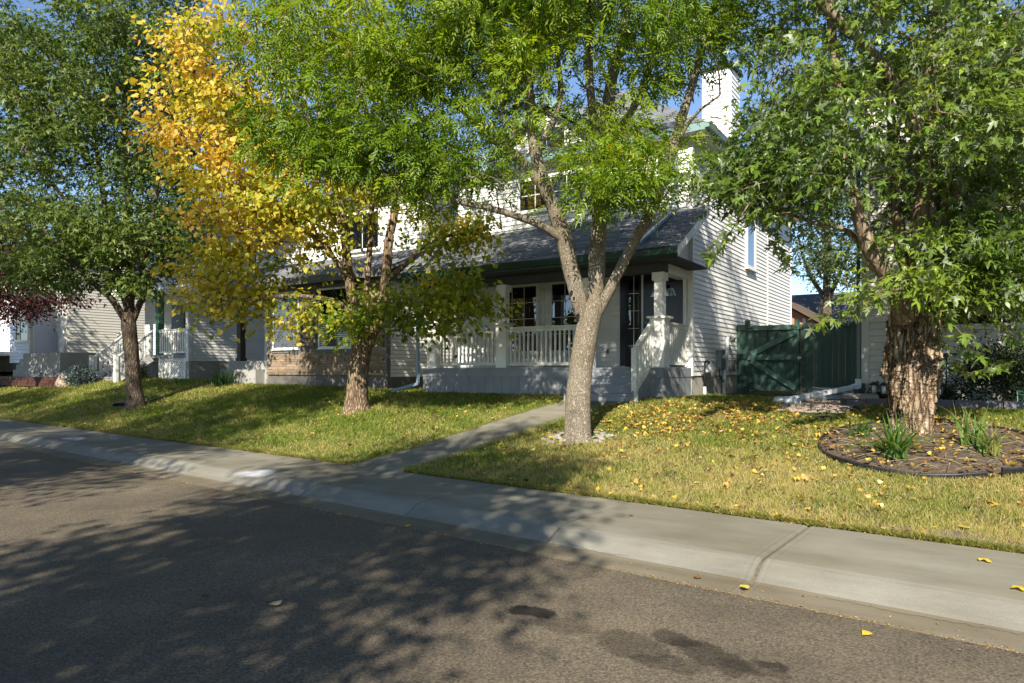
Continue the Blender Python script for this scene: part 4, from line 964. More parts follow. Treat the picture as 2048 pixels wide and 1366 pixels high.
P_, R_2 = smooth_path(pts, [0.06,0.065,0.062,0.06,0.06,0.062], 8); R_2 = R_2+0.004*np.where(np.arange(len(R_2)) % 2 == 0, 1, -1)
dsx.part('flexible_end', MB().tube(P_, R_2, 12, cap=False), M['downspout'])
# corrugated window well
ww = Thing('window_well', 'corrugated galvanised steel window well by the corner downspout', 'window well', (-2.0, 14.2, 1.0))
mb = MB(); V = []; F = []; rows = 40; arc = 14
for i in range(rows+1):
    z = 0.92+0.42*i/rows; rr_ = 0.012*math.sin(i/rows*2*math.pi*4)
    for j in range(arc+1):
        a_ = math.pi*j/arc; V.append((-2.16-(0.36+rr_)*math.cos(a_)*1.0, 14.55-(0.42+rr_)*math.sin(a_), z-0.1))
for i in range(rows):
    for j in range(arc): F.append((i*(arc+1)+j, i*(arc+1)+j+1, (i+1)*(arc+1)+j+1, (i+1)*(arc+1)+j))
mb.add(V, F, True); ww.part('steel_wall', mb, M['galv'])
ww.part('rim', MB().tube([(-2.16-0.37*math.cos(math.pi*j/14), 14.55-0.43*math.sin(math.pi*j/14), 1.245) for j in range(15)], [0.012]*15, 6), M['galv'])

# ================================================================== green gate and fence
FY = 18.03
gz = 1.02; gt = 2.74
def plank(w, h_, mat=M['green'], name='fence_board', t=0.02): return MB().box(0, w, 0, t, 0, h_).mesh(name, mat)
FN = Thing('fence', 'dark green board fence panel between gate and beige house', 'fence', (-2.5, FY, gz))
b138 = plank(0.136, gt-gz-0.06)
x = -3.384
while x < -1.68:
    FN.piece('fence_board', b138, (x, FY+random.uniform(-0.004, 0.004), gz+0.03)); x += 0.139
FN.part('top_rail', MB().box(-3.36, -1.66, FY-0.05, FY-0.004, gt-0.12, gt-0.01), M['green'])
FN.part('bottom_rail', MB().box(-3.36, -1.66, FY-0.045, FY-0.004, gz+0.02, gz+0.13), M['green'])
FN.part('post', MB().box(-3.55, -3.44, FY-0.03, FY+0.08, gz-0.1, gt+0.10), M['green'])
FP = Thing('fence', 'narrow green fence strip between white wall and gate', 'fence', (-4.85, FY, gz))
for i in range(2): FP.piece('fence_board', plank(0.112, gt-gz), (hx1+0.015+i*0.115, FY, gz+0.01))
FP.part('post', MB().box(-4.76, -4.64, FY+0.022, FY+0.13, gz-0.1, gt+0.12), M['green'])
FP.part('rail', MB().box(hx1+0.01, -4.70, FY-0.035, FY-0.002, gz+0.86, gz+0.98), M['green'])
FP.part('rail', MB().box(hx1+0.01, -4.70, FY-0.035, FY-0.002, gt-0.13, gt-0.02), M['green'])
GT = Thing('gate', 'dark green wooden gate with slanting braces and steel latch', 'gate', (-4.0, FY, gz))
gx0, gx1 = -4.66, -3.40
bg = plank(0.150, gt-gz-0.10); bg2 = plank(0.20, gt-gz-0.12); x = gx0; i = 0
while x < gx1-0.05:
    GT.piece('gate_board', bg if i % 2 == 0 else bg2, (x if i % 2 == 0 else x-0.022, FY+(0.0 if i % 2 == 0 else 0.03), gz+0.05)); x += 0.158; i += 1
GT.part('rail', MB().box(gx0, gx1, FY-0.052, FY-0.003, gt-0.15, gt-0.03), M['green_lit'])
GT.part('rail', MB().box(gx0, gx1, FY-0.052, FY-0.003, gz+0.82, gz+0.95), M['green_lit'])
GT.part('brace', MB().bar((gx0+0.08, FY-0.026, gz+0.97), (gx1-0.10, FY-0.026, gt-0.20), 0.046, 0.13), M['green_lit'])
GT.part('brace', MB().bar((gx0+0.08, FY-0.026, gz+0.80), (gx1-0.12, FY-0.026, gz+0.12), 0.046, 0.13), M['green_lit'])
GT.part('edge_stile', MB().box(gx1+0.004, gx1+0.014, FY-0.05, FY, gz+0.05, gt-0.03), M['old_wood'])
lt = GT.part('latch', MB().box(gx1-0.07, gx1+0.03, FY-0.068, FY-0.054, gz+0.855, gz+0.885), M['galv'])
GT.part('latch_arm', MB().box(gx1-0.045, gx1-0.025, FY-0.076, FY-0.0535, gz+0.80, gz+0.90), M['galv'], lt)
GT.part('hinge', MB().box(gx0-0.02, gx0+0.13, FY-0.06, FY-0.053, gt-0.11, gt-0.08), M['black_metal'])

# terracotta garage with dark roof behind the gate
GA = Thing('garage', 'terracotta garage with dark roof beyond the green gate', 'garage', tuple(at(1640, 740, 36))[:2]+(1.0,))
o_ = at(1592, 740, 34)
gxa, gya = o_.x-3.2, o_.y
GA.part('wall', MB().prism([(gxa, 0.8), (gxa+4.6, 0.8), (gxa+4.6, 3.6), (gxa+2.3, 5.0), (gxa, 3.6)], 1, gya, gya+6), M['rust_stucco'])
GA.part('roof', MB().prism([(gxa-0.4, 3.42), (gxa+2.3, 5.12), (gxa+5.0, 3.42), (gxa+5.0, 3.56), (gxa+2.3, 5.28), (gxa-0.4, 3.56)], 1, gya-0.5, gya+6.4), M['lattice_brown'])
GA.part('door_trim', MB().box(gxa+3.5, gxa+3.65, gya-0.03, gya-0.002, 0.8, 4.1), M['trim'])
GB = Thing('garage', 'long low garage with shaded dark shingle roof far behind', 'garage', (o_.x+2, o_.y+12, 1.0))
GB.part('wall', MB().box(o_.x-9, o_.x+12, o_.y+10, o_.y+16, 0.8, 4.2), M['siding_tan'])
GB.part('roof', MB().prism([(o_.y+9.4, 4.0), (o_.y+13, 6.6), (o_.y+16.6, 4.0)], 0, o_.x-9.5, o_.x+12.5), M['shingle_far'])

# ================================================================== foliage
def frames(d, up, roll, rng):
    """orthonormal frames from tip directions d and rough normals"""
    d = d/np.linalg.norm(d, axis=1)[:, None]
    s_ = np.cross(d, up); s_ /= np.linalg.norm(s_, axis=1)[:, None]+1e-9
    n = np.cross(s_, d)
    c, s2 = np.cos(roll)[:, None], np.sin(roll)[:, None]
    return d, s_*c+n*s2, n*c-s_*s2
def scatter_leaves(P, D, U, roll, size, tint, tmpl, rng):
    TV, TF = tmpl
    d, s_, n = frames(D, U, roll, rng)
    cu = rng.normal(1.0, 1.6, len(P))[:, None, None]; wx = rng.uniform(0.7, 1.1, len(P))[:, None, None]
    V = P[:, None, :] + size[:, None, None]*(TV[None, :, 0:1]*wx*s_[:, None, :] + TV[None, :, 1:2]*d[:, None, :] + TV[None, :, 2:3]*cu*n[:, None, :])
    k = len(TV); F = TF[None, :, :] + (np.arange(len(P))*k)[:, None, None]
    return V.reshape(-1, 3), F.reshape(-1, TF.shape[1]), np.repeat(tint, k)
def fan(pts):
    V = np.array([(0, pts[0][1], 0)]+[p if len(p) == 3 else (*p, 0) for p in pts], float)
    return V
def T_heart():
    o = [(0,0,0),(0.30,-0.10,0.05),(0.50,0.14,0.10),(0.44,0.50,0.06),(0.0,1.0,-0.06),(-0.44,0.50,0.06),(-0.50,0.14,0.10),(-0.30,-0.10,0.05)]
    V = np.array(o); F = np.array([(0,1,2),(0,2,3),(0,3,4),(0,4,5),(0,5,6),(0,6,7)]); return V, F
def T_maple():
    o = [(0,0,0),(0.10,-0.01,0.02),(0.44,-0.16,-0.06),(0.15,0.12,0.05),(0.60,0.42,-0.10),(0.12,0.36,0.06),(0.17,0.66,0.02),(0.0,1.08,-0.12),(-0.17,0.66,0.02),(-0.12,0.36,0.06),(-0.60,0.42,-0.10),(-0.15,0.12,0.05),(-0.44,-0.16,-0.06),(-0.10,-0.01,0.02)]
    V = np.array(o); F = np.array([(0,1,3),(1,2,3),(0,3,5),(3,4,5),(0,5,6),(0,6,8),(6,7,8),(0,8,9),(0,9,11),(9,10,11),(0,11,13),(11,12,13)]); return V, F
def T_ash():
    """a compound leaf: seven narrow leaflets along a rachis"""
    V = []; F = []
    def leaflet(bx, by, ang, L, w, bz):
        o = len(V); c, s_ = math.cos(ang), math.sin(ang)
        for x, y, z in ((0,0,0),(w,0.45*L,0.02),(0,L,-0.05),(-w,0.45*L,0.02)):
            V.append((bx+x*c+y*s_, by-x*s_+y*c, bz+z))
        F.append((o,o+1,o+2)); F.append((o,o+2,o+3))
    for i, y in enumerate((0.22, 0.48, 0.72)):
        for sg in (-1, 1): leaflet(0, y, sg*(1.0-0.12*i), 0.46-0.03*i, 0.062, -0.05*i)
    leaflet(0, 0.85, 0, 0.5, 0.065, -0.15)
    return np.array(V), np.array(F)
def T_oval():
    V = np.array([(0,0,0),(0.24,0.3,0.05),(0.22,0.66,0.04),(0,1,-0.06),(-0.22,0.66,0.04),(-0.24,0.3,0.05)]); F = np.array([(0,1,2),(0,2,3),(0,3,4),(0,4,5)]); return V, F
def T_diamond():
    V = np.array([(0,0,0),(0.34,0.45,0.06),(0,1,-0.06),(-0.34,0.45,0.06)]); F = np.array([(0,1,2),(0,2,3)]); return V, F
def ellip_sample(rng, els, n, shell=0.45):
    w = np.array([e[2][0]*e[2][1]*e[2][2]*(e[3] if len(e) > 3 else 1) for e in els]); w = w/w.sum()
    out = []
    for e, k in zip(els, rng.multinomial(n, w)):
        u = rng.normal(size=(k, 3)); u /= np.linalg.norm(u, axis=1)[:, None]
        r = rng.random(k)**shell
        c = np.array(tuple(at(e[0], e[1][0], e[1][1])))
        q = u*r[:, None]*np.array(e[2])                      # axes: sideways, in depth, up
        R3 = np.array([[CR, -SR, 0], [SR, CR, 0], [0, 0, 1]])
        out.append(c + q @ R3.T)
    return np.concatenate(out)
def grow(skel, radii, clusters, twist, rng):
    """join every leaf cluster to the nearest wood below it; returns tubes as (points, radii)"""
    nodes = [np.array(p) for p in skel]; par = [-1]*len(nodes); base = len(nodes); rad0 = list(radii)
    NP = np.array(nodes)
    d0 = np.array([np.min(np.linalg.norm(NP-c, axis=1)) for c in clusters])
    order = np.argsort(d0); segs = []; cnt = []
    arr = np.zeros((len(nodes)+len(clusters)*3, 3)); arr[:len(nodes)] = NP; m = len(nodes)
    owner = [-1]*len(arr); parent_seg = []
    for ci in order:
        c = clusters[ci]
        dv = arr[:m]-c; dist = np.linalg.norm(dv, axis=1)+np.clip(dv[:, 2], 0, None)*1.5
        j = int(np.argmin(dist)); a = arr[j]
        L = np.linalg.norm(c-a); mid = (a+c)/2+rng.normal(size=3)*L*0.07+np.array([0,0,L*0.06])
        k = len(segs); segs.append((a, mid, c)); parent_seg.append(owner[j]); cnt.append(1)
        for q in (a*0.33+mid*0.67, mid*0.4+c*0.6, c):
            arr[m] = q; owner[m] = k; m += 1
    for k in range(len(segs)-1, -1, -1):
        if parent_seg[k] >= 0: cnt[parent_seg[k]] += cnt[k]
    tubes = []
    for k, (a, b, c) in enumerate(segs):
        r0 = 0.0045*cnt[k]**0.5+0.003
        P_, R_ = smooth_path([a, b, c], [r0, r0*0.85, r0*0.55], 3); tubes.append((P_, R_))
    return tubes
def merge_tubes(tubes, k=5):
    Vs = []; Fs = []; o = 0
    for P_, R_ in tubes:
        V, F = tube_np(P_, R_, k); Vs.append(V); Fs.append(F+o); o += len(V)
    return np.concatenate(Vs), np.concatenate(Fs)
def make_tree(name, label, loc, Z, trunk, limbs, els, ncl, per, size, tmpl, leaf, bark, tintf, spread=0.34, seed=1, keep=None, droop=0.35, group='street trees', trunk_fn=None, flat=0.55, limb_bark=None, trunk_k=20, minz=None):
    rng = np.random.default_rng(seed)
    T = Thing(name, label, 'tree', loc, group)
    L0 = np.array(tuple(T.loc))
    def P3(row): return at(row[0], row[1], Z+row[2])
    pts = [P3(r) for r in trunk]; rr_ = [r[3] for r in trunk]
    P_, R_ = smooth_path(pts, rr_, 6)
    if trunk_fn: V, F = trunk_fn(P_, R_)
    else:
        V, F = tube_np(P_, R_, trunk_k)
        ang = np.arctan2(V[:,1]-np.repeat(P_[:,1], trunk_k), V[:,0]-np.repeat(P_[:,0], trunk_k))
        wob = 1+0.035*np.sin(3*ang+V[:,2]*2.1)+0.025*np.sin(7*ang-V[:,2]*3.3)
        C = np.repeat(P_, trunk_k, 0); V = C+(V-C)*wob[:, None]
    tr_o = T.part('trunk', mesh_np('trunk', V-L0, F, M[bark], None, True), None)
    sk = [p for p in P_[len(P_)//2:]]; rad = list(R_[len(P_)//2:])
    for lb in limbs:
        q, r = smooth_path([P3(x) for x in lb], [x[3] for x in lb], 5)
        V, F = tube_np(q, r, 10)
        C = np.repeat(q, 10, 0); V = C+(V-C)*(1+0.05*rng.normal(size=(len(V), 1)))
        T.part('limb', mesh_np('limb', V-L0, F, M[limb_bark or bark], None, True), None)
        sk += list(q[2:]); rad += list(r[2:])
    CL = ellip_sample(rng, els, ncl)
    if keep is not None:
        px, py, zz = proj(CL); CL = CL[keep(px, py, CL, rng)]
    if minz is not None: CL = CL[CL[:, 2] > minz]
    tubes = grow(sk, rad, CL, 0, rng)
    V, F = merge_tubes(tubes, 5)
    T.part('twigs', mesh_np('twigs', V-L0, F, M[limb_bark or bark], None, True), None, kind='stuff')
    # leaves gathered round the cluster ends
    cen = np.array([at(e[0], e[1][0], e[1][1]) for e in els]).mean(0)
    n = rng.poisson(per, len(CL)); idx = np.repeat(np.arange(len(CL)), n); k = len(idx)
    sp = spread*rng.uniform(0.6, 1.3, len(CL))
    off = rng.normal(size=(k, 3))*np.array([1, 1, flat])*sp[idx][:, None]
    P3_ = CL[idx]+off
    out = P3_-np.array([L0[0], L0[1], 0]); out[:, 2] = 0; out /= np.linalg.norm(out, axis=1)[:, None]+1e-6
    D = off/(np.linalg.norm(off, axis=1)[:, None]+1e-6)*0.8+out*0.35+rng.normal(size=(k, 3))*0.45; D[:, 2] -= droop
    U = rng.normal(size=(k, 3))*0.55+np.array([0, 0, 1.0])-np.array(tuple(LDIR))*0.25
    sz = size*np.clip(rng.lognormal(0, 0.25, k), .5, 1.35)
    tt = np.clip(tintf(P3_, CL[idx], rng, idx), 0, 1)
    if minz is not None:
        ok = P3_[:, 2] > minz-0.4; P3_, D, U, sz, tt = P3_[ok], D[ok], U[ok], sz[ok], tt[ok]
    V, F, A = scatter_leaves(P3_, D, U, rng.normal(size=len(P3_))*0.5, sz, tt, tmpl, rng)
    T.part('crown', mesh_np('crown', V-L0, F, M[leaf], {'tint': A}), None, kind='stuff')
    return T, CL
def noise_t(P, f=0.9, ph=0.0):
    return 0.5+0.25*np.sin(P[:,0]*f*2.1+ph)*np.sin(P[:,1]*f*1.7+ph*2)+0.25*np.sin(P[:,2]*f*2.6+P[:,0]*f+ph*3)

# ---- forked ash in front of the porch
ZC = 10.56
base_c = G(1155, 876)
def keep_c(px, py, P, rng):
    k = np.ones(len(px), bool)
    k &= ~((px > 985) & (py > 445))
    k &= ~((px < 985) & (py > 455-0.10*(985-px)))
    sky = (px > 1075) & (px < 1420) & (py > 80) & (py < 235)
    k &= ~(sky & (rng.random(len(px)) < 0.52)); k &= ~((px > 1375) & (px < 1500) & (py > 105) & (py < 255))
    gap = (px > 1065) & (px < 1180) & (py > 225) & (py < 425)
    k &= ~(gap & (rng.random(len(px)) < 0.45))
    k &= ~((px > 1225) & (px < 1420) & (py > 300) & (rng.random(len(px)) < 0.4))
    return k
tr_ash, cl_ash = make_tree('ash_tree', 'green ash with pale trunk forking into three limbs before the porch', base_c, ZC,
    [(1156,900,0,0.27),(1156,884,0,0.235),(1155,868,0,0.208),(1157,800,0,0.190),(1163,735,0,0.178),(1172,675,0,0.176),(1178,640,0,0.178),(1184,608,0,0.15)],
    [[(1170,650,0,.115),(1157,598,-.05,.122),(1142,540,-.12,.122),(1128,480,-.18,.120),(1108,415,-.25,.110),(1090,372,-.3,.10),(1070,300,-.2,.085),(1060,200,-.1,.075),(1050,100,0,.06),(1040,-40,.1,.05),(1030,-200,.2,.03)],
     [(1096,385,-.28,.080),(1040,318,-.3,.064),(988,280,-.2,.054),(905,205,0,.044),(800,165,.1,.034),(690,80,.2,.024),(590,45,.2,.010)],
     [(1126,478,-.2,.072),(1085,452,-.3,.060),(1045,436,-.3,.055),(985,418,-.3,.046),(900,398,-.2,.040),(830,362,-.1,.034),(770,345,0,.026),(690,285,.1,.018),(610,255,.1,.008)],
     [(1184,650,0,.125),(1192,560,.08,.128),(1196,480,.12,.124),(1201,400,.2,.118),(1206,320,.25,.108),(1211,250,.3,.10),(1225,150,.3,.085),(1250,50,.4,.07),(1260,-60,.4,.05),(1265,-220,.4,.03)],
     [(1204,335,.25,.07),(1186,230,.1,.066),(1178,120,0,.06),(1180,0,-.1,.05),(1185,-150,-.2,.03)],
     [(1212,300,.3,.07),(1275,200,.5,.06),(1310,100,.6,.05),(1330,0,.7,.04),(1350,-120,.8,.02)],
     [(1192,632,0,.085),(1235,548,-.1,.080),(1268,482,-.2,.078),(1300,430,-.25,.078),(1325,362,-.2,.085),(1345,300,-.15,.078),(1362,240,-.1,.07),(1385,170,0,.06),(1410,80,.1,.05),(1435,-20,.2,.04),(1450,-150,.3,.02)],
     [(1072,310,-.2,.05),(1120,200,-.1,.045),(1110,80,0,.035),(1095,-60,0,.02)],
     [(1350,290,-.15,.03),(1390,230,-.3,.024),(1440,190,-.5,.015)]],
    [(800,(130,10.2),(2.5,1.5,1.8)), (1130,(-10,10.6),(2.3,2.2,1.7)), (1400,(80,10.6),(1.1,1.4,1.1),1.5), (1240,(240,10.5),(1.5,1.0,0.6),1.2), (1240,(345,9.75),(0.95,0.55,0.5),7.0), (980,(-330,10.5),(3.3,2.9,1.9),0.3), (660,(300,10.2),(1.25,0.9,0.62),1.5), (880,(330,10.3),(1.2,0.9,0.75),1.7), (1000,(230,9.6),(0.5,0.6,0.9),1.2)],
    720, 32, 0.195, T_ash(), 'leaf_ash', 'bark_ash',
    lambda P, C, rng, idx: 0.40+0.42*(noise_t(C, 0.8)-0.5)+rng.normal(size=len(P))*0.10+0.38*(rng.random(len(P)) < 0.012)+0.25*np.clip((proj(C)[1]-330)/120, 0, 1)*(proj(C)[0] < 1010),
    spread=0.21, seed=3, keep=keep_c, droop=0.45, minz=3.2)
# pruning scars on the ash
for px, py, dz, r in ((1148,598,-0.26,0.035),(1137,553,-0.27,0.022),(1186,433,0.02,0.022),(1255,526,-0.26,0.016)):
    f_ = at(px, py, 1.0)-Vector((0,0,CAMZ)); f_.normalize(); c_ = at(px, py, ZC+dz-(0.155 if r > .02 else .10))
    q_ = f_.to_track_quat('Z', 'Y')
    ring = [c_+q_ @ Vector((r*math.cos(t)*.85, r*math.sin(t)*1.2, 0)) for t in np.linspace(0, 2*math.pi, 15)]
    tr_ash.part('branch_scar', MB().tube(ring, [r*.42]*15, 6, cap=False), M['bark_smooth'])
    tr_ash.part('scar_hollow', MB().add([p+f_*.004 for p in ring[:-1]], [tuple(range(14))]), M['black_metal'])

# ---- yellow linden
ZB = 15.2
base_b = G(716, 816)
def keep_b(px, py, P, rng):
    k = np.ones(len(px), bool)
    k &= ~((px > 560) & (px < 800) & (py > 470) & (py < 600) & (rng.random(len(px)) < 0.55))
    k &= ~((px > 520) & (px < 1010) & (py > 670))
    k &= ~((px < 520) & (py > 655))
    k &= ~((px > 890) & (py < 430)); k &= ~((px > 1000) & (py < 580)); k &= ~((px > 930) & (py > 500) & (py < 560))
    k &= ~((px > 700) & (px < 840) & (py > 390) & (py < 545) & (rng.random(len(px)) < 0.6))
    return k
def tint_b(P, C, rng, idx):
    px, py, _ = proj(C)
    t = 0.56+0.16*np.clip((560-px)/200, -1, 1)-0.16*np.clip((py-440)/160, 0, 1)-0.05*np.clip((px-600)/250, 0, 1)
    return t+0.5*(noise_t(C, 1.5, 1.0)-0.5)+rng.normal(size=len(P))*0.14
make_tree('linden_tree', 'yellow and gold autumn linden with crooked stems before the stone house', base_b, ZB,
    [(714,832,0,0.36),(714,818,0,0.30),(714,800,0,0.25),(716,760,0,0.225),(721,715,0,0.215),(727,680,0,0.215),(733,650,0,0.17)],
    [[(722,700,0,.14),(706,640,.1,.125),(700,570,.15,.11),(692,500,.2,.10),(685,430,.2,.085),(660,340,.2,.06),(640,240,.2,.05),(620,120,.2,.035),(610,10,.2,.02)],
     [(735,690,0,.14),(765,605,-.1,.12),(772,550,-.15,.115),(778,480,-.1,.10),(790,420,0,.09),(800,340,.1,.07),(790,220,.2,.05),(780,100,.3,.03)],
     [(722,660,-.1,.075),(682,610,-.3,.066),(640,597,-.5,.058),(570,592,-.7,.045),(500,602,-.8,.03),(440,590,-.8,.015)],
     [(776,560,-.15,.06),(815,525,-.4,.055),(850,490,-.5,.048),(905,470,-.6,.032),(960,474,-.7,.015)],
     [(702,560,.1,.066),(670,520,0,.056),(640,480,-.1,.048),(580,450,-.2,.038),(500,400,-.3,.028),(440,300,-.3,.015)],
     [(690,470,.2,.056),(600,330,.1,.045),(520,200,0,.033),(460,90,0,.02),(440,10,0,.01)],
     [(730,620,.1,.07),(742,450,.3,.06),(746,300,.4,.05),(720,150,.4,.03)],
     [(765,600,-.2,.05),(830,590,-.7,.04),(900,590,-1.1,.03),(980,600,-1.4,.012)]],
    [(465,(240,15.2),(1.62,2.1,2.45)), (590,(430,15.2),(2.4,2.3,1.5),0.8), (450,(560,14.9),(1.1,1.3,0.85),1.3), (860,(605,14.1),(1.45,0.9,0.72),2.2), (680,(640,14.3),(1.4,0.8,0.36),2.2), (720,(150,15.6),(2.2,2.2,2.2),0.3), (445,(60,15.2),(0.75,1.0,0.9)), (820,(450,15.0),(0.9,1.2,0.6),0.7), (910,(465,14.4),(0.95,0.6,0.5),3.0), (450,(600,14.6),(1.2,0.9,0.5),1.8)],
    660, 36, 0.092, T_heart(), 'leaf_linden', 'bark_linden', tint_b, spread=0.235, seed=5, keep=keep_b, droop=0.7, flat=0.7, minz=1.9)

# ---- green tree at the left
ZA = 19.2
base_a = G(272, 806)
def keep_a(px, py, P, rng):
    k = ~(py > 612)
    k &= ~((px > 60) & (px < 230) & (py > 290) & (py < 420) & (rng.random(len(px)) < 0.25))
    k &= ~((px > 400) & (py < 90))
    return k
make_tree('green_street_tree', 'dark trunked green street tree left of the yellow one', base_a, ZA,
    [(273,822,0,0.34),(272,808,0,0.27),(270,785,0,0.205),(265,740,0,0.19),(262,700,0,0.185),(258,655,0,0.195),(256,625,0,0.16)],
    [[(256,650,0,.10),(225,600,-.3,.09),(180,560,-.6,.07),(120,500,-.9,.05),(60,420,-1.2,.025)],
     [(258,640,0,.13),(262,540,.2,.12),(258,420,.3,.10),(250,250,.3,.075),(250,80,.3,.05),(245,-80,.2,.03)],
     [(262,650,0,.09),(295,570,.2,.08),(330,500,.4,.065),(370,400,.5,.045),(400,250,.5,.02)],
     [(256,620,0,.10),(225,500,.3,.085),(200,350,.5,.065),(180,200,.6,.045),(170,50,.6,.02)],
     [(262,600,.1,.08),(300,480,-.4,.065),(320,300,-.7,.05),(330,120,-.8,.025)],
     [(225,500,-.3,.05),(130,400,-.4,.04),(50,300,-.5,.02)]],
    [(225,(190,19.4),(3.0,2.8,3.4)), (190,(480,19.2),(2.4,2.2,1.5),1.3), (50,(420,19.5),(1.7,1.8,2.2)), (230,(-110,19.5),(2.7,2.6,2.2),0.6), (360,(430,19.0),(1.2,1.5,1.9)), (20,(160,20.5),(1.8,2.0,2.8),1.4), (380,(180,19.8),(1.2,1.5,2.0),1.2), (240,(570,18.6),(1.6,1.2,0.45),1.2)],
    820, 62, 0.13, T_maple(), 'leaf_green', 'bark_dark',
    lambda P, C, rng, idx: 0.42+0.45*(noise_t(C, 0.7, 2.0)-0.5)+rng.normal(size=len(P))*0.13, spread=0.29, seed=8, keep=keep_a, droop=0.5, minz=3.0)

# ---- silver maple at the right, very thick shaggy trunk
ZD_ = 9.04
base_d = G(1825, 872)
def shaggy(P_, R_):
    k = 96; q, r = smooth_path(P_[::3], R_[::3], 12)
    V, F = tube_np(q, r, k)
    C = np.repeat(q, k, 0); a = np.tile(np.arange(k)*2*math.pi/k, len(q)); z = V[:, 2]
    rng = np.random.default_rng(4)
    w = np.sin(z*2.3+1.0)*0.22+np.sin(z*5.1)*0.10
    def ridge(f, ph, tw): return 1-np.abs(np.sin(f*0.5*(a+w*tw)+ph+0.9*np.sin(z*2.9+f)+0.5*np.sin(z*7.3+a*3+f)+0.35*np.sin(z*15+a*5)))
    d = 0.060*ridge(9, 0.3, 1.0)+0.050*ridge(17, 1.7, 1.3)*(0.5+0.5*np.sin(z*3.1+a*2))+0.030*ridge(37, 0.9, 1.0)+0.018*rng.normal(size=len(a))*0.5
    d += 0.05*np.sin(a*2+z*2.0)+0.055*np.exp(-((z-1.55)/0.16)**2)*(0.6+0.4*np.sin(a*3+1))
    d += 0.025*np.sin(z*9+a*4+np.sin(a*3))*np.sin(z*5-a*2)+0.015*np.sin(z*23+a*11)*np.sin(a*17+z*4)
    flare = np.clip((0.98-z)/0.35, 0, 1)**2
    d += flare*(0.05+0.15*np.clip(np.sin(a*5+0.8), 0, 1))
    n_ = (V-C); n_ /= np.linalg.norm(n_, axis=1)[:, None]
    return V+n_*(d-0.055)[:, None], F
def keep_d(px, py, P, rng):
    k = np.ones(len(px), bool)
    k &= ~((px < 1570) & (py > 470))
    k &= ~((px > 1560) & (px < 1735) & (py > 440) & (py < 600) & (rng.random(len(px)) < 0.65))
    k &= ~((px < 1640) & (py > 590)); k &= ~((py > 600) & (px < 1900)); k &= ~(py > 635)
    k &= ~((px > 1385) & (px < 1500) & (py > 105) & (py < 290) & (rng.random(len(px)) < 0.9))
    k &= ~((px < 1560) & (py < 300) & (rng.random(len(px)) < 0.35))
    k &= ~((px > 1640) & (px < 1900) & (py > 60) & (py < 540) & (rng.random(len(px)) < 0.5)); k &= ~((px > 1775) & (px < 1840) & (py > 150) & (py < 270))
    k &= ~((px > 1760) & (px < 1900) & (py > 615))
    return k
tr_mp, cl_mp = make_tree('silver_maple_tree', 'silver maple with very thick shaggy brown trunk in a ringed bed', base_d, ZD_,
    [(1826,905,0,0.34),(1824,885,0,0.305),(1822,850,0,0.272),(1823,800,0,0.262),(1824,750,0,0.275),(1826,700,0,0.255),(1831,655,0,0.248),(1838,615,0,0.255),(1845,585,0,0.22)],
    [[(1845,650,0,.20),(1850,520,.05,.19),(1851,400,.1,.165),(1858,280,.15,.145),(1868,150,.2,.12),(1880,20,.2,.10),(1890,-150,.2,.06)],
     [(1815,640,-.05,.15),(1784,563,-.2,.115),(1744,508,-.3,.10),(1722,445,-.35,.09),(1706,390,-.35,.08),(1693,337,-.3,.075),(1679,219,-.2,.065),(1666,84,-.1,.055),(1650,-60,0,.04)],
     [(1853,330,.1,.085),(1800,190,-.1,.072),(1735,95,-.3,.06),(1640,5,-.5,.048),(1560,-90,-.6,.025)],
     [(1850,570,0,.13),(1880,462,-.1,.105),(1905,400,-.2,.09),(1940,300,-.2,.075),(1975,180,-.2,.06),(2010,40,-.2,.045)],
     [(1835,600,.2,.11),(1800,480,.4,.085),(1790,330,.5,.07),(1775,150,.6,.045)],
     [(1855,600,-.1,.08),(1930,540,-.3,.06),(2020,500,-.4,.042),(2100,470,-.5,.02)],
     [(1742,506,-.3,.040),(1690,460,-.1,.030),(1610,440,.1,.022),(1510,395,.2,.014),(1420,385,.2,.006)],
     [(1700,360,-.3,.030),(1625,320,-.1,.022),(1540,280,.1,.015),(1450,240,.1,.007)]],
    [(1740,(230,9.0),(2.0,2.0,1.8)), (1960,(330,9.0),(1.5,1.7,1.9)), (1545,(340,8.8),(1.05,1.2,0.75),1.9), (1800,(-220,9.2),(2.9,2.7,1.9),0.45), (1860,(560,8.3),(1.15,0.5,0.5),3.0), (1990,(590,8.6),(0.8,0.9,0.65),2.4), (1960,(500,8.4),(0.8,0.7,0.6),1.5), (1690,(628,8.4),(0.42,0.25,0.12),5.0), (1470,(465,8.4),(0.45,0.35,0.22),4.0), (1560,(480,8.6),(0.25,0.25,0.35),4.0), (1640,(430,8.8),(0.5,0.6,0.4),1.0), (2240,(260,9.3),(1.9,2.0,2.2),0.8)],
    900, 58, 0.104, T_maple(), 'leaf_maple', 'bark_maple',
    lambda P, C, rng, idx: 0.42+0.5*(noise_t(C, 0.9, 3.0)-0.5)+rng.normal(size=len(P))*0.14, spread=0.205, seed=12, keep=keep_d, droop=0.55, trunk_fn=shaggy, limb_bark='bark_smooth', minz=1.85)
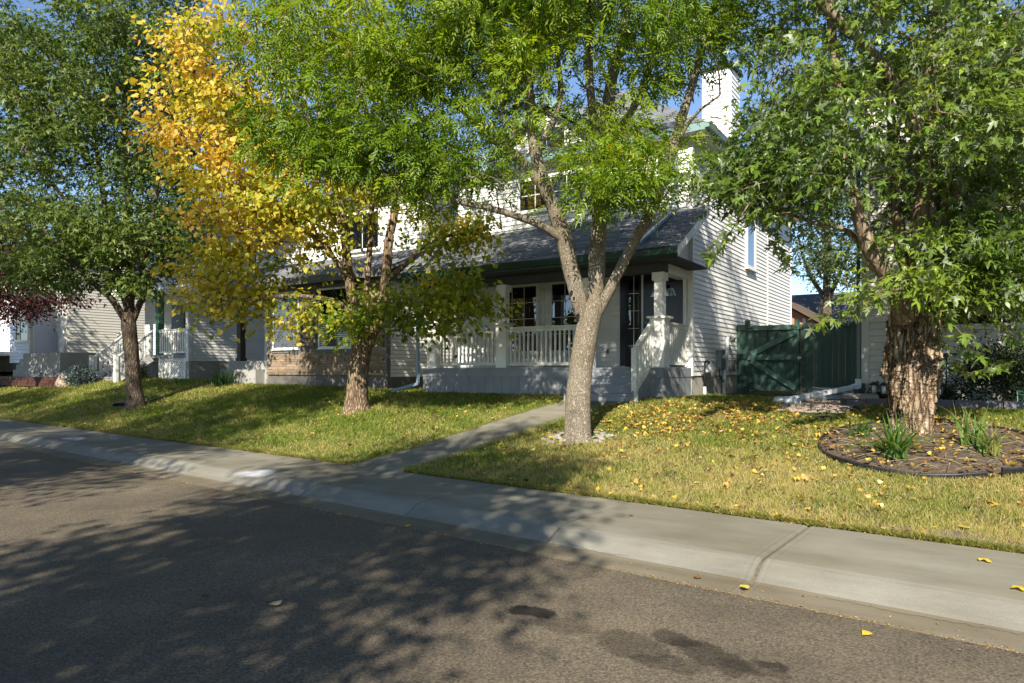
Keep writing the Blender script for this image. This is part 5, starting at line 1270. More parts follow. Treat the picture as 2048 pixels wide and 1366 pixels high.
# the leaves that hang nearest, each a piece of its own
tmv, tmf = T_maple(); lm = [mesh_np('leaf', tmv*0.125*s_, tmf, M['leaf_maple'], {'tint': np.full(len(tmv), t_)}) for s_, t_ in ((1.0,0.3),(1.15,0.5),(0.85,0.6),(1.05,0.75),(1.2,0.4))]
rs = random.Random(21)
sprays = [((1878,640),(1893,700),(1935,745),(1990,735),(2010,722),8.3), ((1905,560),(1950,600),(1990,640),(2020,670),(2040,690),8.1), ((1770,575),(1730,610),(1690,630),(1650,640),(1625,655),8.2), ((1885,600),(1900,640),(1925,670),(1940,690),(1950,715),8.0), ((1500,405),(1470,450),(1450,480),(1425,500),(1420,520),8.3), ((1560,430),(1555,470),(1560,500),(1570,520),(1580,540),8.5)]
nl = 0
for sp in sprays:
    Zs = sp[5]; pts = [at(x, y, Zs+0.05*i) for i, (x, y) in enumerate(sp[:5])]
    q, r = smooth_path(pts, [0.009,0.007,0.006,0.004,0.002], 6)
    V, F = tube_np(q, r, 5); tr_mp.part('spray_twig', mesh_np('spray_twig', V-np.array(tuple(tr_mp.loc)), F, M['bark_smooth'], None, True), None)
    for i in range(3, len(q)):
        for e in range(2):
            p = Vector(q[i])+Vector((rs.gauss(0, .05), rs.gauss(0, .05), rs.gauss(0, .035)))
            tr_mp.piece('leaf', lm[rs.randrange(5)], p, None, rot=(rs.uniform(-0.9, 0.5)-0.3, rs.uniform(-0.6, 0.6), rs.uniform(0, 6.28))); nl += 1

# ---- purple leaved tree at the left edge, poplar far behind the gate, shade trees across the street, one more added off the left edge
make_tree('purple_plum_tree', 'purple leaved tree hanging over the left edge of the lawn', tuple(G(-60, 775)), 24.5,
    [(-58,790,0,.2),(-60,760,0,.15),(-62,690,0,.14),(-60,640,0,.13)],
    [[(-60,660,0,.09),(0,600,-.3,.07),(60,570,-.6,.05),(110,560,-.8,.02)], [(-60,650,0,.1),(-50,560,.2,.08),(-30,480,.3,.05)], [(-62,650,0,.09),(-130,580,.2,.06),(-180,520,.3,.03)]],
    [(20,(560,24.2),(1.8,1.6,1.0)), (-60,(500,24.5),(2.6,2.2,1.8)), (85,(600,23.6),(1.3,0.8,0.42),1.5), (30,(625,24.0),(1.0,0.9,0.4),1.2)],
    420, 60, 0.11, T_oval(), 'leaf_purple', 'bark_dark', lambda P, C, rng, idx: 0.45+rng.normal(size=len(P))*0.2, spread=0.3, seed=17, keep=lambda px, py, P, rng: ~((py > 655) | (px > 190)), droop=0.5, group='trees beyond the lawn', minz=2.4)
make_tree('poplar_tree', 'pale green poplar far behind the green gate', tuple(at(1655, 760, 40)), 40.0,
    [(1655,770,0,.4),(1653,650,0,.32),(1652,600,0,.3)], [[(1652,640,0,.25),(1655,450,0,.18),(1650,250,0,.1),(1650,100,0,.04)], [(1652,610,0,.15),(1690,520,.5,.1),(1720,430,.8,.05)], [(1652,600,0,.15),(1615,540,.5,.1),(1595,470,.6,.05)]],
    [(1650,(400,40),(2.5,2.5,3.4)), (1690,(520,39),(2.0,1.8,1.6),1.2), (1625,(520,39),(1.3,1.5,1.3),1.2), (1650,(200,40),(2.2,2.2,3.0))],
    260, 60, 0.19, T_diamond(), 'leaf_poplar', 'bark_dark', lambda P, C, rng, idx: 0.5+0.3*(noise_t(C, 0.8)-0.5)+rng.normal(size=len(P))*0.15, spread=0.5, seed=23, keep=lambda px, py, P, rng: ~(py > 598), group='trees beyond the lawn')

def shade_tree(label, x, y, h, r, zb, ncl, seed, gaps=()):
    """a tree out of view that shades the street or the tan house"""
    rng = np.random.default_rng(seed); T = Thing('boulevard_tree', label, 'tree', (x, y, 0.1), 'trees across the street')
    L0 = np.array((x, y, 0.1))
    q, rr_ = smooth_path([(x,y,0),(x+0.05,y,1.2),(x,y+0.05,zb),(x+0.1,y,zb+1.2)], [0.28,0.2,0.18,0.14], 5)
    V, F = tube_np(q, rr_, 12); T.part('trunk', mesh_np('trunk', V-L0, F, M['bark_dark'], None, True), None)
    sk = list(q[6:])
    for i in range(6):
        a = i*1.05+rng.uniform(-.2, .2); e = (x+math.cos(a)*r*0.75, y+math.sin(a)*r*0.75, zb+(h-zb)*rng.uniform(.35, .75))
        q, rr_ = smooth_path([(x,y,zb-0.3+0.1*i),((x+e[0])/2,(y+e[1])/2,(zb+e[2])/2-0.2), e], [.09,.06,.02], 6)
        V, F = tube_np(q, rr_, 8); T.part('limb', mesh_np('limb', V-L0, F, M['bark_dark'], None, True), None); sk += list(q[2:])
    q, rr_ = smooth_path([(x,y,zb),(x+.1,y,(zb+h)/2),(x,y,h-0.5)], [.12,.08,.02], 6)
    V, F = tube_np(q, rr_, 8); T.part('limb', mesh_np('limb', V-L0, F, M['bark_dark'], None, True), None); sk += list(q[2:])
    u = rng.normal(size=(ncl, 3)); u /= np.linalg.norm(u, axis=1)[:, None]; rad = rng.random(ncl)**0.5
    CL = np.array((x, y, (zb+h)/2))+u*rad[:, None]*np.array((r, r, (h-zb)/2))
    V, F = merge_tubes(grow(sk, [0]*len(sk), CL, 0, rng), 4); T.part('twigs', mesh_np('twigs', V-L0, F, M['bark_dark'], None, True), None, kind='stuff')
    k = ncl*95; idx = rng.integers(0, ncl, k); off = rng.normal(size=(k, 3))*np.array([.31,.31,.22]); P3_ = CL[idx]+off
    D = off+rng.normal(size=(k, 3))*0.3; D[:, 2] -= .3; U = rng.normal(size=(k, 3))*.6+np.array([0,0,1.0])
    V, F, A = scatter_leaves(P3_, D, U, rng.normal(size=k)*.5, 0.16*rng.uniform(.7,1.2,k), np.clip(.4+rng.normal(size=k)*.2, 0, 1), T_diamond(), rng)
    T.part('crown', mesh_np('crown', V-L0, F, M['leaf_green'], {'tint': A}), None, kind='stuff')
shade_tree('boulevard tree behind the viewpoint shading the middle of the road', -1.4, -6.2, 13.8, 2.3, 3.2, 230, 31)
shade_tree('boulevard tree behind the viewpoint shading the left of the road', -9.4, -6.0, 17.0, 3.5, 3.6, 350, 32)
shade_tree('boulevard tree far left across the street', -16.2, -5.8, 16.8, 3.3, 4.0, 300, 33)
shade_tree('boulevard tree furthest left across the street', -22.8, -5.2, 15.0, 3.2, 4.0, 260, 35)
shade_tree('added unseen tree off the left edge shading the tan house', -33.6, 8.6, 9.5, 2.6, 2.2, 260, 34)  # unseen tree, added to keep the sun off the bay

# ================================================================== beds and small things
bc = (-0.42, 9.80); br = 1.18
BED = Thing('tree_bed', 'round mulch bed edged with black plastic round the maple', 'flower bed', (bc[0], bc[1], float(zg(*bc))))
V = []; F = []; kr = 48
for i in range(9):
    for j in range(kr):
        a = 2*math.pi*j/kr; r = br*i/8; x, y = bc[0]+r*math.cos(a), bc[1]+r*math.sin(a)
        V.append((x, y, float(zg(x, y))+0.022+0.05*(1-(i/8)**2)+random.uniform(-.012, .012)))
for i in range(8):
    for j in range(kr): F.append((i*kr+j, (i+1)*kr+j, (i+1)*kr+(j+1) % kr, i*kr+(j+1) % kr))
BED.part('mulch', MB().add(V, F, True), M['soil'])
V = []; F = []; pr = [(0.0,-0.05),(0.0,0.045),(0.006,0.060),(0.020,0.060),(0.026,0.045),(0.018,0.034),(0.018,-0.05)]
kk = 72
for j in range(kk):
    a = -0.95+2*math.pi*(j/(kk-1))*0.985; x0_, y0_ = bc[0]+br*math.cos(a), bc[1]+br*math.sin(a)
    zz = float(zg(x0_, y0_))+0.012*math.sin(a*5); up = 0.10*max(0, 1-j/2) if j < 2 else 0
    for dr_, dz_ in pr:
        r = br+dr_+up*0.5; V.append((bc[0]+r*math.cos(a), bc[1]+r*math.sin(a), zz+dz_*(1+up*6)))
k = len(pr)
for j in range(kk-1):
    for q in range(k-1): F.append((j*k+q, j*k+q+1, (j+1)*k+q+1, (j+1)*k+q))
BED.part('edging', MB().add(V, F, True), M['plastic'])

def blade_plant(name, label, c, n, L, w, seed, mat='leaf_lily', up=0.9, tint=(0.3, 0.75), group=None, cat='plant', spread=0.05):
    rng = np.random.default_rng(seed); V = []; F = []; A = []
    for i in range(n):
        a = rng.uniform(0, 2*math.pi); l = L*rng.uniform(.6, 1.15); lean = rng.uniform(.15, up); t = rng.uniform(*tint)
        b = np.array((rng.normal()*spread, rng.normal()*spread, 0)); d = np.array((math.cos(a), math.sin(a), 0)); s_ = np.array((-d[1], d[0], 0)); o = len(V); k = 6
        for q in range(k+1):
            f = q/k; p = b+d*(lean*l*f*(0.4+0.6*f))+np.array((0,0,1))*(l*(f-0.62*lean*f*f)); ww_ = w*(1-f**2.2)*0.5+0.0008
            for e in (-1, 0, 1): V.append(p+s_*ww_*e+np.array((0,0,-0.25*ww_ if e == 0 else 0))); A.append(t)
        for q in range(k):
            for e in (0, 1): F.append((o+q*3+e, o+q*3+e+1, o+(q+1)*3+e+1, o+(q+1)*3+e))
    me = mesh_np('leaves', np.array(V), np.array(F), M[mat], {'tint': np.array(A)}, True)
    return single(name, me, None, label, cat, loc=c, group=group)
def gp(x, y, dz=0.0): return (x, y, float(zg(x, y))+dz)
blade_plant('daylily', 'largest green daylily clump at the left front of the maple trunk', gp(-0.72, 9.15, .05), 80, 0.62, 0.032, 1, up=1.5)
blade_plant('daylily', 'upright daylily clump right of the maple trunk', gp(0.05, 9.75, .05), 26, 0.56, 0.03, 2, up=1.0)
blade_plant('daylily', 'sprawling half dry daylily at the right side of the maple bed', gp(0.22, 9.45, .05), 34, 0.55, 0.022, 3, up=1.2, tint=(.45, 1.0))
blade_plant('daylily', 'short dark daylily tuft left behind the maple trunk', gp(-1.12, 9.95, .05), 30, 0.34, 0.024, 4, tint=(.05, .4))
blade_plant('daylily', 'dry brown daylily stalks at the back of the maple bed', gp(-0.05, 10.35, .05), 12, 0.45, 0.012, 5, up=.6, tint=(.75, 1.0))
blade_plant('ornamental_grass', 'dark green spiky clump beside the concrete entry steps', gp(-19.55, 13.15), 120, 0.75, 0.02, 6, tint=(0.0, .25), spread=.16)
blade_plant('garden_weed', 'low leafy plant at the foot of the white lattice', gp(-25.9, 13.9), 60, 0.5, 0.05, 7, tint=(.1, .9), spread=.18)
for i, (px, py) in enumerate(((238,800),(300,800))):
    blade_plant('sucker_shoots', ['leafy shoots at the left foot of the dark street trunk', 'leafy shoots at the right foot of the dark street trunk'][i], tuple(G(px, py)), 30, 0.28, 0.03, 8+i, tint=(.3, .95), spread=.12)

def bush(name, label, c, r, n, size, leaf, seed, tmpl, tint=(0.1, 0.8), cat='shrub', stems=8, flowers=0):
    rng = np.random.default_rng(seed); T = Thing(name, label, cat, c); L0 = np.array(c)
    nb = 60; u = rng.normal(size=(nb, 3)); u /= np.linalg.norm(u, axis=1)[:, None]; u[:, 2] = np.abs(u[:, 2]*1.0)-0.15
    CL = u*np.array(r)*(rng.random(nb)**0.3)[:, None]*0.85+np.array((0, 0, r[2]*0.35))
    mb = MB()
    for i in range(stems):
        e = CL[rng.integers(nb)]; P_, R_ = smooth_path([(0,0,-.03), tuple(e*0.5+np.array((0,0,.08))), tuple(e)], [.014,.01,.004], 4); mb.tube(P_, R_, 5, cap=False)
    T.part('stems', mb.mesh('stems', M['bark_dark']), None)
    idx = rng.integers(0, nb, n); off = rng.normal(size=(n, 3))*np.array(r)*0.2; P_ = CL[idx]+off; P_[:, 2] = np.maximum(P_[:, 2], 0.02)
    D = P_*0.8+rng.normal(size=(n, 3))*0.4; U = rng.normal(size=(n, 3))*.6+np.array((0,-.3,1.0))
    V, F, A = scatter_leaves(P_, D, U, rng.normal(size=n)*.5, size*rng.uniform(.7,1.3,n), rng.uniform(*tint, size=n), tmpl, rng)
    T.part('foliage', mesh_np('foliage', V, F, M[leaf], {'tint': A}), None, kind='stuff')
    for i in range(flowers):
        p = CL[rng.integers(nb)]*1.08; T.part('flower', MB().lathe([(.004,0),(.02,.006),(.012,.018)], tuple(np.array(c)+p), 7), M['trim'])
    return T
bush('dark_shrub', 'dense dark rounded shrub against the beige wall', gp(0.55, 13.2), (0.80, 0.6, 0.85), 7000, 0.05, 'leaf_shrub', 41, T_oval(), flowers=7)
bush('small_plant', 'small green plant under the bird bath dish', gp(-0.30, 13.35), (0.22, 0.2, 0.34), 500, 0.06, 'leaf_shrub', 42, T_oval(), (.5, 1.0))
bush('groundcover_plant', 'low dark plant beside the left lantern at the wall', gp(-1.25, 13.6), (0.42, 0.3, 0.24), 900, 0.05, 'leaf_shrub', 43, T_oval(), (.2, .9))
bush('blue_spruce', 'small blue spruce bush beside the white stairs', gp(-27.55, 12.6), (0.62, 0.5, 0.55), 4200, 0.07, 'leaf_spruce', 44, T_diamond(), (0, 1))
bush('dark_bush', 'dark low bush under the white stair stringer', gp(-25.5, 13.7), (0.35, 0.3, 0.5), 1500, 0.06, 'leaf_shrub', 45, T_oval(), (.3, 1.0))

def rock(name, label, c, r, mat, seed, cat='rock', sub=3, group=None):
    b = bmesh.new(); bmesh.ops.create_icosphere(b, subdivisions=sub, radius=1.0); rr_ = random.Random(seed); ph = [rr_.uniform(0, 6) for _ in range(6)]
    for v in b.verts:
        d = v.co.copy(); k = 1+0.10*math.sin(d.x*3+ph[0])*math.sin(d.y*4+ph[1])+0.08*math.sin(d.z*5+ph[2]+d.x*2)+0.05*math.sin(d.y*9+ph[3]+d.z*7)
        v.co = Vector((d.x*r[0]*k, d.y*r[1]*k, max(-0.3, d.z)*r[2]*k))
    me = bpy.data.meshes.new(name); b.to_mesh(me); b.free(); me.materials.append(mat)
    for p in me.polygons: p.use_smooth = sub > 2
    return me
me = rock('boulder', '', None, (0.36, 0.28, 0.42), M['boulder'], 3); single('boulder', me, None, 'squat tan boulder on the lawn by the red timber planter', 'boulder', loc=gp(-28.35, 12.4, .05))
me = rock('white_stone', '', None, (0.09, 0.07, 0.05), M['pale_rock'], 4); single('white_stone', me, None, 'single white stone in the bed under the lantern', 'stone', loc=gp(-0.38, 12.75, .03))
# ring of pale stones at the ash trunk
RS = Thing('stone_ring', 'ring of small pale stones round the foot of the forked tree', 'stones', tuple(base_c), kind=None)
rm = [rock('stone', '', None, (0.028+0.008*i, 0.024+0.006*i, 0.018+0.004*i), M['pale_rock'], 50+i, sub=2) for i in range(5)]
rr_ = random.Random(9)
for i in range(70):
    a = rr_.uniform(0, 6.28); r = 0.24+abs(rr_.gauss(0, .13)); x, y = base_c.x+r*1.25*math.cos(a), base_c.y+r*math.sin(a)
    RS.piece('stone', rm[rr_.randrange(5)], (x, y, float(zg(x, y))+0.012+max(0, 0.02-(r-.24)*.1)), rot=(rr_.uniform(-.5,.5), rr_.uniform(-.5,.5), a))
# planting bed before the beige wall
PB = Thing('bed_edging', 'charcoal block edging of the planting bed along the beige house', 'edging', gp(0.0, 12.35))
PB.part('bed_soil', MB().add([(x, y, float(zg(x, y))+0.045) for x, y in ((-1.62,12.42),(4,12.2),(4,14.6),(-1.62,14.6))], [(0,1,2,3)]), M['soil'])
bm_ = MB().box(0, 0.285, -0.08, 0.08, 0, 0.15).mesh('edging_block', M['edge_stone'])
for i in range(17):
    x = -1.62+i*0.295; PB.piece('edging_block', bm_, (x, 12.36-0.02*(i % 2)-0.012*i, float(zg(x, 12.36))-0.02), rot=(0, 0, random.uniform(-.03, .03)))
bm_ = MB().box(-0.08, 0.08, 0, 0.285, 0, 0.14).mesh('edging_block', M['edge_stone'])
for i in range(3): PB.piece('edging_block', bm_, (-1.66, 12.46+i*0.295, float(zg(-1.62, 12.5))-0.02))
PB.piece('flagstone', MB().box(-0.28, 0.22, -0.2, 0.2, 0, 0.05).mesh('flagstone', M['pale_rock']), gp(-1.42, 12.45, .135), rot=(0.05, 0, .2))
def lantern(label, c, h=0.30, group='solar lanterns in the planting bed'):
    T = Thing('garden_lantern', label, 'lantern', c, group); x, y, z = c
    T.part('stake', MB().box(x-.008, x+.008, y-.008, y+.008, z-.05, z+h*.45), M['black_metal'])
    T.part('lamp_body', MB().lathe([(.045,0),(.05,.01),(.05,h*.36),(.045,h*.38)], (x, y, z+h*.45), 6), M['lamp_glass'])
    for i in range(4):
        a = math.pi/4+i*math.pi/2; px_, py_ = x+.055*math.cos(a), y+.055*math.sin(a); T.part('corner_bar', MB().box(px_-.006, px_+.006, py_-.006, py_+.006, z+h*.44, z+h*.84), M['black_metal'])
    T.part('cap', MB().lathe([(.09,0),(.085,.012),(.035,.05),(.02,.06)], (x, y, z+h*.84), 8), M['black_metal'])
    return T
for lab, px, py, Y in (('small black garden lantern furthest left in the bed', 1748, 800, 13.3), ('squat black garden lantern left of the maple trunk', 1768, 812, 12.9), ('black roofed garden lantern right of the maple trunk', 1878, 812, 12.75)):
    t = (px-CX)/FPX; Zq = Y/(t*SR+CR); x = Zq*(t*CR-SR); lantern(lab, gp(x, Y, .04), 0.34)
for lab, px, py in (('path light at the far left edge of the lawn', 8, 771), ('path light second from the left edge of the lawn', 33, 772), ('path light before the right part of the red planter', 80, 764), ('path light nearest the tan boulder', 108, 764)):
    g = G(px, py); T = Thing('path_light', lab, 'path light', tuple(g), 'solar path lights on the lawn')
    T.part('stake', MB().tube([(g.x,g.y,g.z-.03),(g.x,g.y,g.z+.26)], [.015,.015], 6), M['black_metal'])
    T.part('lens', MB().lathe([(.03,0),(.06,.06),(.06,.08)], (g.x, g.y, g.z+.26), 10), M['lamp_glass'])
    T.part('cap', MB().lathe([(.08,0),(.085,.015),(.03,.035)], (g.x, g.y, g.z+.34), 10), M['grey_metal'])
# bird bath
x, y = -0.28, 13.3; zb_ = float(zg(x, y))
BB = Thing('bird_bath', 'teal metal bird bath dish on a thin pole with scrolls', 'bird bath', (x, y, zb_))
BB.part('pole', MB().tube([(x,y,zb_-.05),(x,y,zb_+.80)], [.014,.012], 8), M['teal_metal'])
BB.part('dish', MB().lathe([(.03,0),(.12,.012),(.19,.04),(.215,.065),(.205,.065),(.18,.045),(.02,.02)], (x, y, zb_+.79), 24), M['teal_metal'])
for sgn in (-1, 1):
    BB.part('scroll', MB().tube([(x+sgn*(.02+.05*(1-math.cos(a))*(1-a/9)), y, zb_+.60+.055*math.sin(a)*(1-a/11)) for a in np.linspace(0, 5.5, 16)], [.005]*16, 5), M['teal_metal'])
# pale green netting over the end of the bed
M['net'] = paint('pale_green_net', (0.16,0.34,0.22), 0.6, 0.25, 20.0, coords='World')
NT = Thing('garden_net', 'pale green netting tunnel at the right end of the bed', 'netting', gp(1.1, 12.75))
for i in range(9):
    xx = 0.62+i*0.16; NT.part('hoop', MB().tube([(xx, 12.75+0.24*math.cos(a), float(zg(xx, 12.7))+.03+0.24*math.sin(a)) for a in np.linspace(0, math.pi, 10)], [.006]*10, 5), M['net'])
for a in np.linspace(0.15, math.pi-.15, 16):
    NT.part('strand', MB().tube([(0.62, 12.75+0.24*math.cos(a), float(zg(.62, 12.7))+.03+0.24*math.sin(a)), (1.95, 12.75+0.24*math.cos(a), float(zg(1.9, 12.7))+.03+0.24*math.sin(a))], [.004]*2, 4), M['net'])
# gravel strip by the gate
GRP = [G(1560, 822), G(1640, 842), G(1722, 826), Vector((-1.7, 14.5, 0)), Vector((-1.7, 17.9, 0)), Vector((-3.6, 17.9, 0)), G(1600, 792)]
def in_poly(x, y, poly):
    c = np.zeros(np.shape(x), bool); j = len(poly)-1
    for i in range(len(poly)):
        xi, yi, xj, yj = poly[i].x, poly[i].y, poly[j].x, poly[j].y
        c ^= ((yi > y) != (yj > y)) & (x < (xj-xi)*(y-yi)/(yj-yi+1e-12)+xi); j = i
    return c
rng = np.random.default_rng(77)
gxy = np.stack([rng.uniform(-4.2, -1.5, 26000), rng.uniform(11.5, 18, 26000)], 1); gxy = gxy[in_poly(gxy[:,0], gxy[:,1], GRP)]
oct_v = np.array([(1,0,0),(0,1,0),(-1,0,0),(0,-1,0),(0,0,.7),(0,0,-.4)]); oct_f = np.array([(0,1,4),(1,2,4),(2,3,4),(3,0,4)])
kq = len(gxy); rr2 = rng.uniform(.012, .03, kq); an = rng.uniform(0, 6.28, kq); ca, sa = np.cos(an), np.sin(an)
vv = oct_v[None]*rr2[:, None, None]*rng.uniform(.6, 1.2, (kq, 1, 3)); vx = vv[:,:,0]*ca[:,None]-vv[:,:,1]*sa[:,None]; vy = vv[:,:,0]*sa[:,None]+vv[:,:,1]*ca[:,None]
V = np.stack([vx+gxy[:,0:1], vy+gxy[:,1:2], vv[:,:,2]+zg(gxy[:,0], gxy[:,1])[:,None]+.012], 2).reshape(-1, 3)
F = (oct_f[None]+(np.arange(kq)*6)[:,None,None]).reshape(-1, 3)
single('gravel', mesh_np('gravel', V, F, M['gravel']), None, 'tan pea gravel strip leading to the green gate', 'gravel', kind='stuff')
ed = MB().bar(GRP[0]+Vector((0,0,.03)), GRP[6]+Vector((0,0,.03)), .03, .07); single('gravel_edging', ed, M['plastic'], 'black plastic edging strip between lawn and gravel', 'edging')
# red timber planter
RP = Thing('timber_planter', 'low red brown timber planter at the left below the concrete porch', 'planter', gp(-31.0, 12.5))
for i in range(3):
    z = float(zg(-31, 12.4))+0.02+i*0.125; RP.part('timber', MB().box(-35.5+0.01*i, -28.7, 12.35+0.012*i, 12.47+0.012*i, z, z+0.118), M['red_wood'])
    RP.part('timber', MB().box(-28.82, -28.70, 12.49+0.012*i, 13.3, z, z+0.118), M['red_wood'])
RP.part('planter_soil', MB().box(-35.4, -28.83, 12.5, 13.35, 1.2, float(zg(-31, 12.4))+.36), M['lawn'])
st = G(181, 766); single('wood_stake', MB().box(st.x-.02, st.x+.02, st.y-.02, st.y+.02, st.z-.05, st.z+.62), M['rope'], 'thin pale stake in the lawn before the blue spruce', 'stake')
# dark edging collar at the left street tree
CLR = Thing('tree_collar', 'dark sunken edging collar round the left street tree', 'edging', tuple(base_a))
V = []; F = []
for j in range(30):
    a = 2*math.pi*j/30
    for r, dz in ((.62,-.05),(.62,.06),(.66,.065),(.67,-.05)):
        x, y = base_a.x+r*math.cos(a), base_a.y+r*math.sin(a); V.append((x, y, float(zg(x, y))+dz))
for j in range(30):
    for q in range(3): F.append((j*4+q, j*4+q+1, ((j+1) % 30)*4+q+1, ((j+1) % 30)*4+q))
CLR.part('edging', MB().add(V, F), M['plastic'])
CLR.part('mulch', MB().lathe([(.62,.02),(.3,.07)], (base_a.x, base_a.y, base_a.z), 24), M['soil'])

# faded chalk on the sidewalk
def chalkmat():
    m, nt, b = newmat('chalk'); L = nt.links.new; geo = N(nt, 'ShaderNodeNewGeometry')
    n1 = N(nt, 'ShaderNodeTexNoise', i_Scale=4.0, i_Detail=8.0, i_Roughness=.75); L(geo.outputs['Position'], n1.inputs['Vector'])
    r = ramp(nt, [(.30, (.2,.2,.2)), (.65, (.65,.65,.65))]); L(n1.outputs[0], r.inputs[0]); tc = N(nt, 'ShaderNodeTexCoord'); mp = N(nt, 'ShaderNodeMapping', vector_type='TEXTURE'); mp.inputs['Location'].default_value = (.5,.5,0); mp.inputs['Scale'].default_value = (.5,.5,1e6); L(tc.outputs['Generated'], mp.inputs[0])
    ln = N(nt, 'ShaderNodeVectorMath', operation='LENGTH'); L(mp.outputs[0], ln.inputs[0]); mr = N(nt, 'ShaderNodeMapRange', interpolation_type='SMOOTHSTEP'); mr.inputs[1].default_value = 1.05; mr.inputs[2].default_value = .45; L(ln.outputs['Value'], mr.inputs[0])
    mm = N(nt, 'ShaderNodeMath', operation='MULTIPLY'); L(r.outputs[0], mm.inputs[0]); L(mr.outputs[0], mm.inputs[1]); L(mm.outputs[0], b.inputs['Alpha'])
    b.inputs['Base Color'].default_value = (.74,.74,.80,1); b.inputs['Roughness'].default_value = .95
    return m
M['chalk'] = chalkmat()
def chalk(label, pts, h=0.0035):
    c = sum((Vector(p) for p in pts), Vector())/len(pts)
    return single('chalk_mark', MB().add(pts, [tuple(range(len(pts)))]), M['chalk'], label, 'chalk mark', loc=c)
def onwalk(px, py):
    z = .15; Zq = (CAMZ-z)*FPX/(py-HY); p = at(px, py, Zq); n = nn(p.x, p.y); return (p.x, p.y, float(np.interp(n, [5.42,5.45,5.54,6.1,6.71], [.128,.134,.139,.148,.158]))+.004)
chalk('bright white chalk patch on the sunlit sidewalk', [onwalk(*p) for p in ((442,948),(520,934),(556,938),(548,945),(516,957))])
chalk('faint white chalk smear on the shaded sidewalk at left', [onwalk(*p) for p in ((120,876),(160,872),(176,876),(135,881))])
chalk('small chalk dab on the shaded sidewalk', [onwalk(*p) for p in ((220,877),(236,875),(238,878),(224,880))])

# dead stalks and twigs on the mulch
rng = np.random.default_rng(15); tubes = []
for i in range(150):
    a = rng.uniform(0, 6.28); r = br*.95*rng.random()**.5; c_ = np.array((bc[0]+r*math.cos(a), bc[1]+r*math.sin(a))); b_ = rng.uniform(0, 6.28); l_ = rng.uniform(.05, .3)
    p0 = np.array((*c_, float(zg(*c_))+.075)); e_ = c_+l_*np.array((math.cos(b_), math.sin(b_)))
    if np.hypot(*(e_-np.array(bc))) > br: continue
    p1 = np.array((*e_, float(zg(*e_))+.065+rng.uniform(0, .05))); tubes.append(smooth_path([p0, (p0+p1)/2+np.array((0,0,rng.uniform(0,.03))), p1], [.004,.004,.002], 2))
V, F = merge_tubes(tubes, 4); BED.part('dead_stalks', mesh_np('dead_stalks', V-np.array(tuple(BED.loc)), F, M['old_wood'], None, True), None, kind='stuff')

# ================================================================== fallen leaves one can pick out
hv, hf = T_heart()
def curl(s_, t_, seed):
    rr_ = np.random.default_rng(seed); v = hv.copy(); v[:, 2] = rr_.uniform(-.05, .22, len(v)); v[:, 2] += 0.10
    return mesh_np('fallen_leaf', v*s_, hf, M['leaf_fallen'], {'tint': np.full(len(v), t_)})
for lab, px, py, s_, t_ in (('large yellow leaf on bare soil at the lawn edge far right', 1940, 1062, .10, .85), ('thin yellow leaf on the sidewalk at the right', 1968, 1128, .09, .8), ('yellow leaf cut by the right edge of the picture', 2036, 1186, .09, .8), ('bright yellow leaf in the gutter beside the dirty joint', 1487, 1178, .07, .82),
      ('small yellow leaf on sunlit asphalt near the gutter', 1738, 1272, .055, .8), ('pale leaf on shaded asphalt', 543, 1216, .085, .98), ('small dark leaf on shaded asphalt', 404, 1192, .05, .0), ('small brown leaf on the sunlit sidewalk', 1264, 1033, .05, .25), ('brown leaf in the gutter by the grassy crack', 1388, 1158, .06, .2), ('yellow leaf in the shaded gutter', 820, 1054, .06, .7)):
    g = G(px, py, .006); o = single('fallen_leaf', curl(s_, t_, px), None, lab, 'leaf', loc=g, group='leaves lying on the pavement'); o.rotation_euler = (0, 0, (px*0.37) % 6.28)

# ================================================================== grass and leaf litter
def lawn_ok(x, y, margin=0.0, bed=False):
    n = nn(x, y); k = (n > N_BACK+0.0+margin) & ~in_walk(x, y)
    if not bed: k &= (x-bc[0])**2+(y-bc[1])**2 > (br+.02)**2
    k &= (x-base_a.x)**2+(y-base_a.y)**2 > .6**2
    k &= ~((x > -11.25) & (x < -4.9) & (y > 12.98)); k &= ~((x > -6.75) & (x < -5.2) & (y > 12.05))
    k &= ~((x > -1.75) & (y > 12.3)); k &= ~((x > -18.45) & (x < -13.2) & (y > 13.8)); k &= ~((x > -21.5) & (x < -18) & (y > 13.5))
    k &= ~((x < -23) & (y > 14.3)); k &= ~((x < -28.6) & (y > 12.2)); k &= y < 17.9
    k &= ~in_poly(x, y, GRP)
    return k
rng = np.random.default_rng(99)
def sample_lawn(n, s0, s1, n0, n1, power, bed=False):
    s_ = rng.uniform(s0, s1, n); q = rng.uniform(n0, n1, n); x, y = (s_+SK*q)/NS, (q-SK*s_)/NS
    _, _, Z = proj(np.stack([x, y, x*0], 1)); px = CX+FPX*((x*CR+y*SR)/np.maximum(Z, .1))
    k = (Z > 3) & (px > -80) & (px < 2140) & lawn_ok(x, y, n0-N_BACK, bed)
    k &= rng.random(n) < np.clip((7.0/np.maximum(Z, 1))**power, 0, 1)
    if power > 1: k &= rng.random(n) < 0.45+0.55*np.clip(1.2*(0.5+0.5*np.sin(x*4.3+np.sin(y*3.1)*2.2)*np.sin(y*5.2+np.sin(x*2.7)*2.1)+0.3*np.sin(x*11+y*7)), 0, 1)
    return x[k], y[k], Z[k]
x, y, Z = sample_lawn(2600000, -34, 4, N_BACK-.012, 14.5, 1.7)
kq = len(x)
an = rng.uniform(0, 6.28, kq); hgt = rng.uniform(.022, .058, kq)*np.clip(Z/11, 1, 1.6); wd = np.clip(.0042*Z/6.5, .0035, .016)
